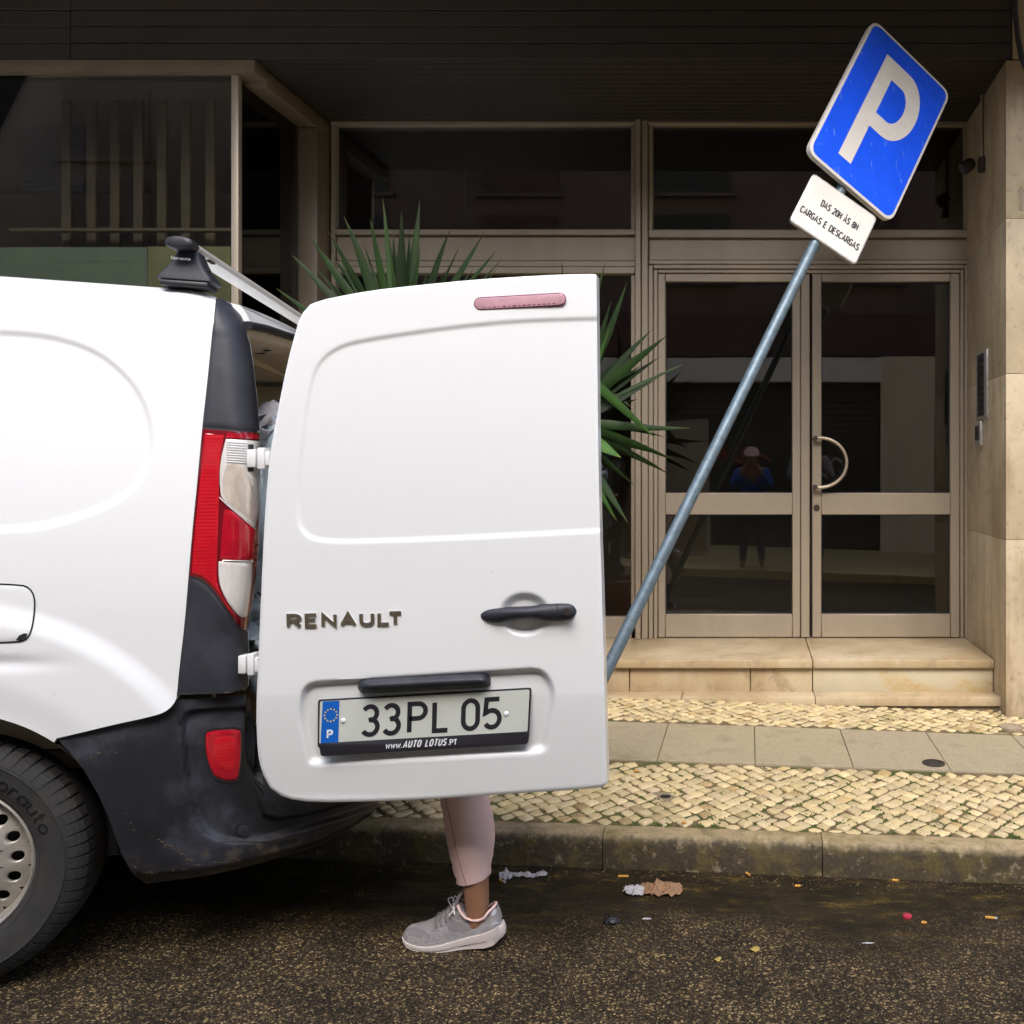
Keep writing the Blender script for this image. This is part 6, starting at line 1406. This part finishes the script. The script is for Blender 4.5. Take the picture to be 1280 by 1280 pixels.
# two passers-by on the other pavement, mirrored small and dark in the entrance glass
def passer(x, y, h, lean, label, jm, cap):
    p0 = np.array((x, y, .10+gz(x))); s = h/1.7; pr = root('person', tuple(p0), label, 'person', 'people on the opposite pavement')
    q = lambda a, b, c: p0+np.array((a*s, b*s, c*s)); L = lean
    J = {'pelvis': (q(0, 0, .92), .13), 'chest': (q(0, L*.5, 1.28), .14), 'neck': (q(0, L*.8, 1.46), .055), 'head': (q(0, L, 1.56), .085), 'crown': (q(0, L, 1.63), .078)}
    bn = [('pelvis', 'chest'), ('chest', 'neck'), ('neck', 'head'), ('head', 'crown')]
    for sgn, n in ((-1, 'l'), (1, 'r')):
        J.update({'hip'+n: (q(.10*sgn, 0, .86), .09), 'knee'+n: (q(.12*sgn, .04, .48), .058), 'ank'+n: (q(.13*sgn, -.02, .09), .04), 'toe'+n: (q(.14*sgn, .16, .04), .03), 'sh'+n: (q(.19*sgn, L*.6, 1.38), .055), 'el'+n: (q(.27*sgn, L*.6+.10, 1.14), .042), 'wr'+n: (q(.12*sgn, L*.6+.20, 1.34), .03), 'ha'+n: (q(.07*sgn, L*.6+.22, 1.42), .028)})
        bn += [('pelvis', 'hip'+n), ('hip'+n, 'knee'+n), ('knee'+n, 'ank'+n), ('ank'+n, 'toe'+n), ('chest', 'sh'+n), ('sh'+n, 'el'+n), ('el'+n, 'wr'+n), ('wr'+n, 'ha'+n)]
        fingers(J, bn, 'ha'+n, 'wr'+n)
    skinbody('body', J, bn, M['skin'], pr, 'pelvis', 1)
    sub = lambda ns, k: {n: (J[n][0], (J[n][1] if not hasattr(J[n][1], '__len__') else .04)*k) for n in ns}
    A1 = ['pelvis', 'chest', 'shl', 'ell', 'wrl', 'shr', 'elr', 'wrr']; skinbody('jacket', sub(A1, 1.15), [('pelvis', 'chest'), ('chest', 'shl'), ('shl', 'ell'), ('ell', 'wrl'), ('chest', 'shr'), ('shr', 'elr'), ('elr', 'wrr')], M[jm], pr, 'pelvis', 1)
    A2 = ['pelvis', 'hipl', 'kneel', 'ankl', 'hipr', 'kneer', 'ankr']; skinbody('trousers', sub(A2, 1.14), [('pelvis', 'hipl'), ('hipl', 'kneel'), ('kneel', 'ankl'), ('pelvis', 'hipr'), ('hipr', 'kneer'), ('kneer', 'ankr')], M['jeans'], pr, 'pelvis', 1)
    hdp = np.array(J['head'][0]); V, Fc = lathev([(.0001, .11), (.06, .10), (.092, .05), (.097, 0)], hdp+np.array((0, 0, .02)), (0, 0, 1), 20); mk('cap' if cap else 'hair', V, Fc, M['pink' if cap else 'hair'], pr, smooth=True)
    if cap: mk('cap_peak', [tuple(hdp+np.array(v)) for v in ((-.07, .07, .03), (.07, .07, .03), (.05, .16, .015), (-.05, .16, .015), (-.07, .07, .022), (.07, .07, .022), (.05, .16, .008), (-.05, .16, .008))], BF, M['pink'], pr)
passer(.05, -.62, 1.50, .10, 'person in a blue jacket and pink cap mirrored in the entrance glass', 'bluecloth', True)
passer(.78, -.75, 1.72, .0, 'person in dark clothes mirrored behind the curved door handle', 'grey_cloth', False)
# ================================================================== LITTER
def gp(px, py):
    """spot on the road under a measured position"""
    d = ray(px, py); t = 1.0
    for _ in range(40):
        x, y = d[0]*t, d[1]*t; z = (road_z(y) if y < 2.985 else walk_z(y)+.002)+gz(x); t += (H-z+d[2]*t)/(-d[2])*.9
    return np.array([d[0]*t, t, z])
def scrap(name, px, py, sx_, sy, sz, m, seed, label, cat, amp=.6):
    p = gp(px, py); return loose(crumple(name, p+np.array((0, 0, sz*.6)), sx_, sy, sz, m, seed, amp, 12), label, cat)
def sheetm(name, c, L, W, h, ang, m, seed, parent, nx=34, ny=18):
    """a crumpled sheet lying on the ground: ridged folds, ragged outline, real sheet with a folded-over rim"""
    rg = np.random.default_rng(seed); X, Y = np.meshgrid(np.linspace(-1, 1, nx), np.linspace(-1, 1, ny)); Z = np.zeros_like(X)
    for q in range(9):
        a = rg.uniform(0, math.pi); fr = rg.uniform(1.2, 5.5); Z += (1-np.abs(np.sin((X*math.cos(a)+Y*math.sin(a))*fr+rg.uniform(0, 6))))**1.3*rg.uniform(.3, 1)/(.6+fr*.25)
    Z = Z/Z.max(); dome = np.clip(1-(X**2*.75+Y**2*.8), 0, 1); Z = Z*(.35+.65*dome); edge_ = 1+.10*np.sin(X*9+seed)+.08*np.sin(X*17)
    x = X*L/2*(1+.07*np.sin(Y*7+seed)); y = Y*W/2*edge_*(1-.25*X**2); x2 = x*math.cos(ang)-y*math.sin(ang); y2 = x*math.sin(ang)+y*math.cos(ang)
    P = np.stack([c[0]+x2, c[1]+y2, c[2]+.0015+Z*h-.035*x2], -1); v, f = gridmesh(P, skirt=(0, 0, -.0015)); o = mk(name, v, f, M[m], parent); return o
bg_ = root('paper_bag', tuple(gp(815, 1110)), 'crumpled brown paper bag with a white end lying in the gutter', 'litter')
sheetm('crumpled_paper', gp(829, 1114), .112, .085, .040, .08, 'paperbag', 4, bg_); sheetm('crumpled_paper', gp(812, 1114), .07, .06, .030, -.3, 'paperbag', 9, bg_); sheetm('white_end', gp(793, 1115), .066, .06, .034, -.1, 'tissue', 6, bg_, 20, 14)
ts = root('tissue', tuple(gp(650, 1094)), 'twisted dirty white tissue on the road beside the kerb', 'litter')
sheetm('paper_wad', gp(632, 1097), .040, .05, .030, .3, 'tissue', 3, ts, 18, 14); sheetm('paper_twist', gp(654, 1095), .08, .028, .014, -.05, 'tissue', 5, ts, 26, 10); sheetm('paper_wad', gp(677, 1094), .034, .03, .018, .2, 'tissue', 8, ts, 16, 12)
def butt(px, py, L, ang, label, white=.0):
    p = gp(px, py); d = np.array((math.cos(ang), math.sin(ang), -.035*math.cos(ang))); r = .0042; b = root('cigarette_butt', tuple(p), label, 'cigarette butt', 'cigarette butts on the ground'); c = p+np.array((0, 0, r))
    V, Fc = tubev([c-d*L/2, c+d*L/2*(1-white*2)], r, 10); mk('filter', V, Fc, M['orange'], b, smooth=True)
    if white: V, Fc = tubev([c+d*L/2*(1-white*2), c+d*L/2], r*.95, 10); mk('paper', V, Fc, M['tissue'], b, smooth=True)
for px, py, L, a, lb, wh in ((779, 1097, .038, .05, 'orange cigarette end left of the brown paper bag', 0), (935, 1094, .02, -.9, 'short orange cigarette end touching the kerb foot right of the paper bag', 0), (997, 1109, .022, .1, 'thin orange cigarette end out on the road below the kerb', 0), (1119, 1102, .024, -.1, 'orange cigarette end by the kerb toward the right', 0),
                             (1239, 1149, .040, -.15, 'orange cigarette end with white paper tip at the right of the road', .2), (1155, 1155, .018, -.1, 'tiny orange cigarette end right of the red cap', 0), (628, 1103, .026, -.5, 'cigarette end with white paper by the tissue behind the shoe', .3), (855, 1030, .018, -.3, 'small orange scrap on the front cobbles near the kerb', 0), (795, 965, .018, -.4, 'small orange scrap on the cobbles beside the concrete slabs', 0)):
    butt(px, py, L*.85, a, lb, wh)
v_, f_ = lathev([(.0001, .004), (.011, .005), (.014, .003), (.014, -.003)], gp(1134, 1147)+np.array((0, 0, .004)), (0, 0, 1), 20); loose(mk('bottle_cap', v_, f_, M['redcap'], None, smooth=True), 'small red bottle cap on the asphalt at the right', 'bottle cap')
M['leafyellow'] = mat('dry_leaf', (.36, .26, .06), .8, var=.2, vscale=60)
for i, (px, py, s, lb) in enumerate(((896, 1201, .011, 'tiny pale yellow leaf at the bottom edge of the road'), (942, 1188, .014, 'small ochre leaf on the asphalt right of the pale yellow one'))): 
    p = gp(px, py); V = [p+np.array((s*math.cos(a)*(1+.35*math.sin(3*a+i)), s*math.sin(a)*.8, .004+.004*math.sin(2*a))) for a in np.linspace(0, 5.9, 12)]; loose(mk('leaf_scrap', V+[p+np.array((0, 0, .008))], [(j, (j+1) % 12, 12) for j in range(12)], M['leafyellow'], None), lb, 'leaf')
scrap('black_lump', 764, 1153, .016, .012, .007, 'rubber', 9, 'small black lump of rubbish on the road between shoe and paper bag', 'litter')
scrap('white_scrap', 808, 1149, .010, .004, .002, 'tissue', 12, 'tiny white scrap on the road under the paper bag', 'litter'); scrap('white_scrap', 1084, 1179, .014, .003, .001, 'tissue', 13, 'thin pale scrap on the asphalt left of the red cap', 'litter')
# grit: loose aggregate on the near road, real grains
gv, gf = [], []
for i in range(5200):
    y = 1.35+random.random()**.8*1.2; x = random.uniform(-1.7, 1.1); s = random.uniform(.0008, .0022); z = road_z(y)+gz(x); b = len(gv)
    for k_ in range(4): a = k_*1.571+random.uniform(-.4, .4); gv.append((x+s*math.cos(a), y+s*math.sin(a), z-.001))
    gv.append((x, y, z+s*random.uniform(.5, .9))); gf += [(b+k_, b+(k_+1) % 4, b+4) for k_ in range(4)]
M['grit'] = mat('pale_grit', (.26, .21, .14), .8, var=.45, vscale=300)
gr = mk('grit', gv, gf, M['grit'], None, kind='stuff'); tag(gr, 'fine pale grit scattered over the near asphalt', 'grit')

dv, df = [], []
for i in range(1500):
    y = 2.982-abs(random.gauss(0, .05)); x = random.uniform(-2.6, 2.2); s = random.uniform(.0012, .0038)*(1.8 if random.random() < .05 else 1); z = road_z(y)+gz(x)+.0006; b = len(dv); a0 = random.uniform(0, 6.28)
    for k_ in range(5): a = a0+k_*1.257; r5 = s*random.uniform(.5, 1.2)*(1.5 if k_ == 0 else 1); dv.append((x+r5*math.cos(a), y+r5*math.sin(a), z+random.uniform(0, s*.5)))
    df += [(b, b+1, b+2, b+3, b+4)]
gd = mk('gutter_debris', dv, df, M['debris'], None, kind='stuff'); tag(gd, 'brown dirt and leaf crumbs gathered along the foot of the kerb', 'debris')
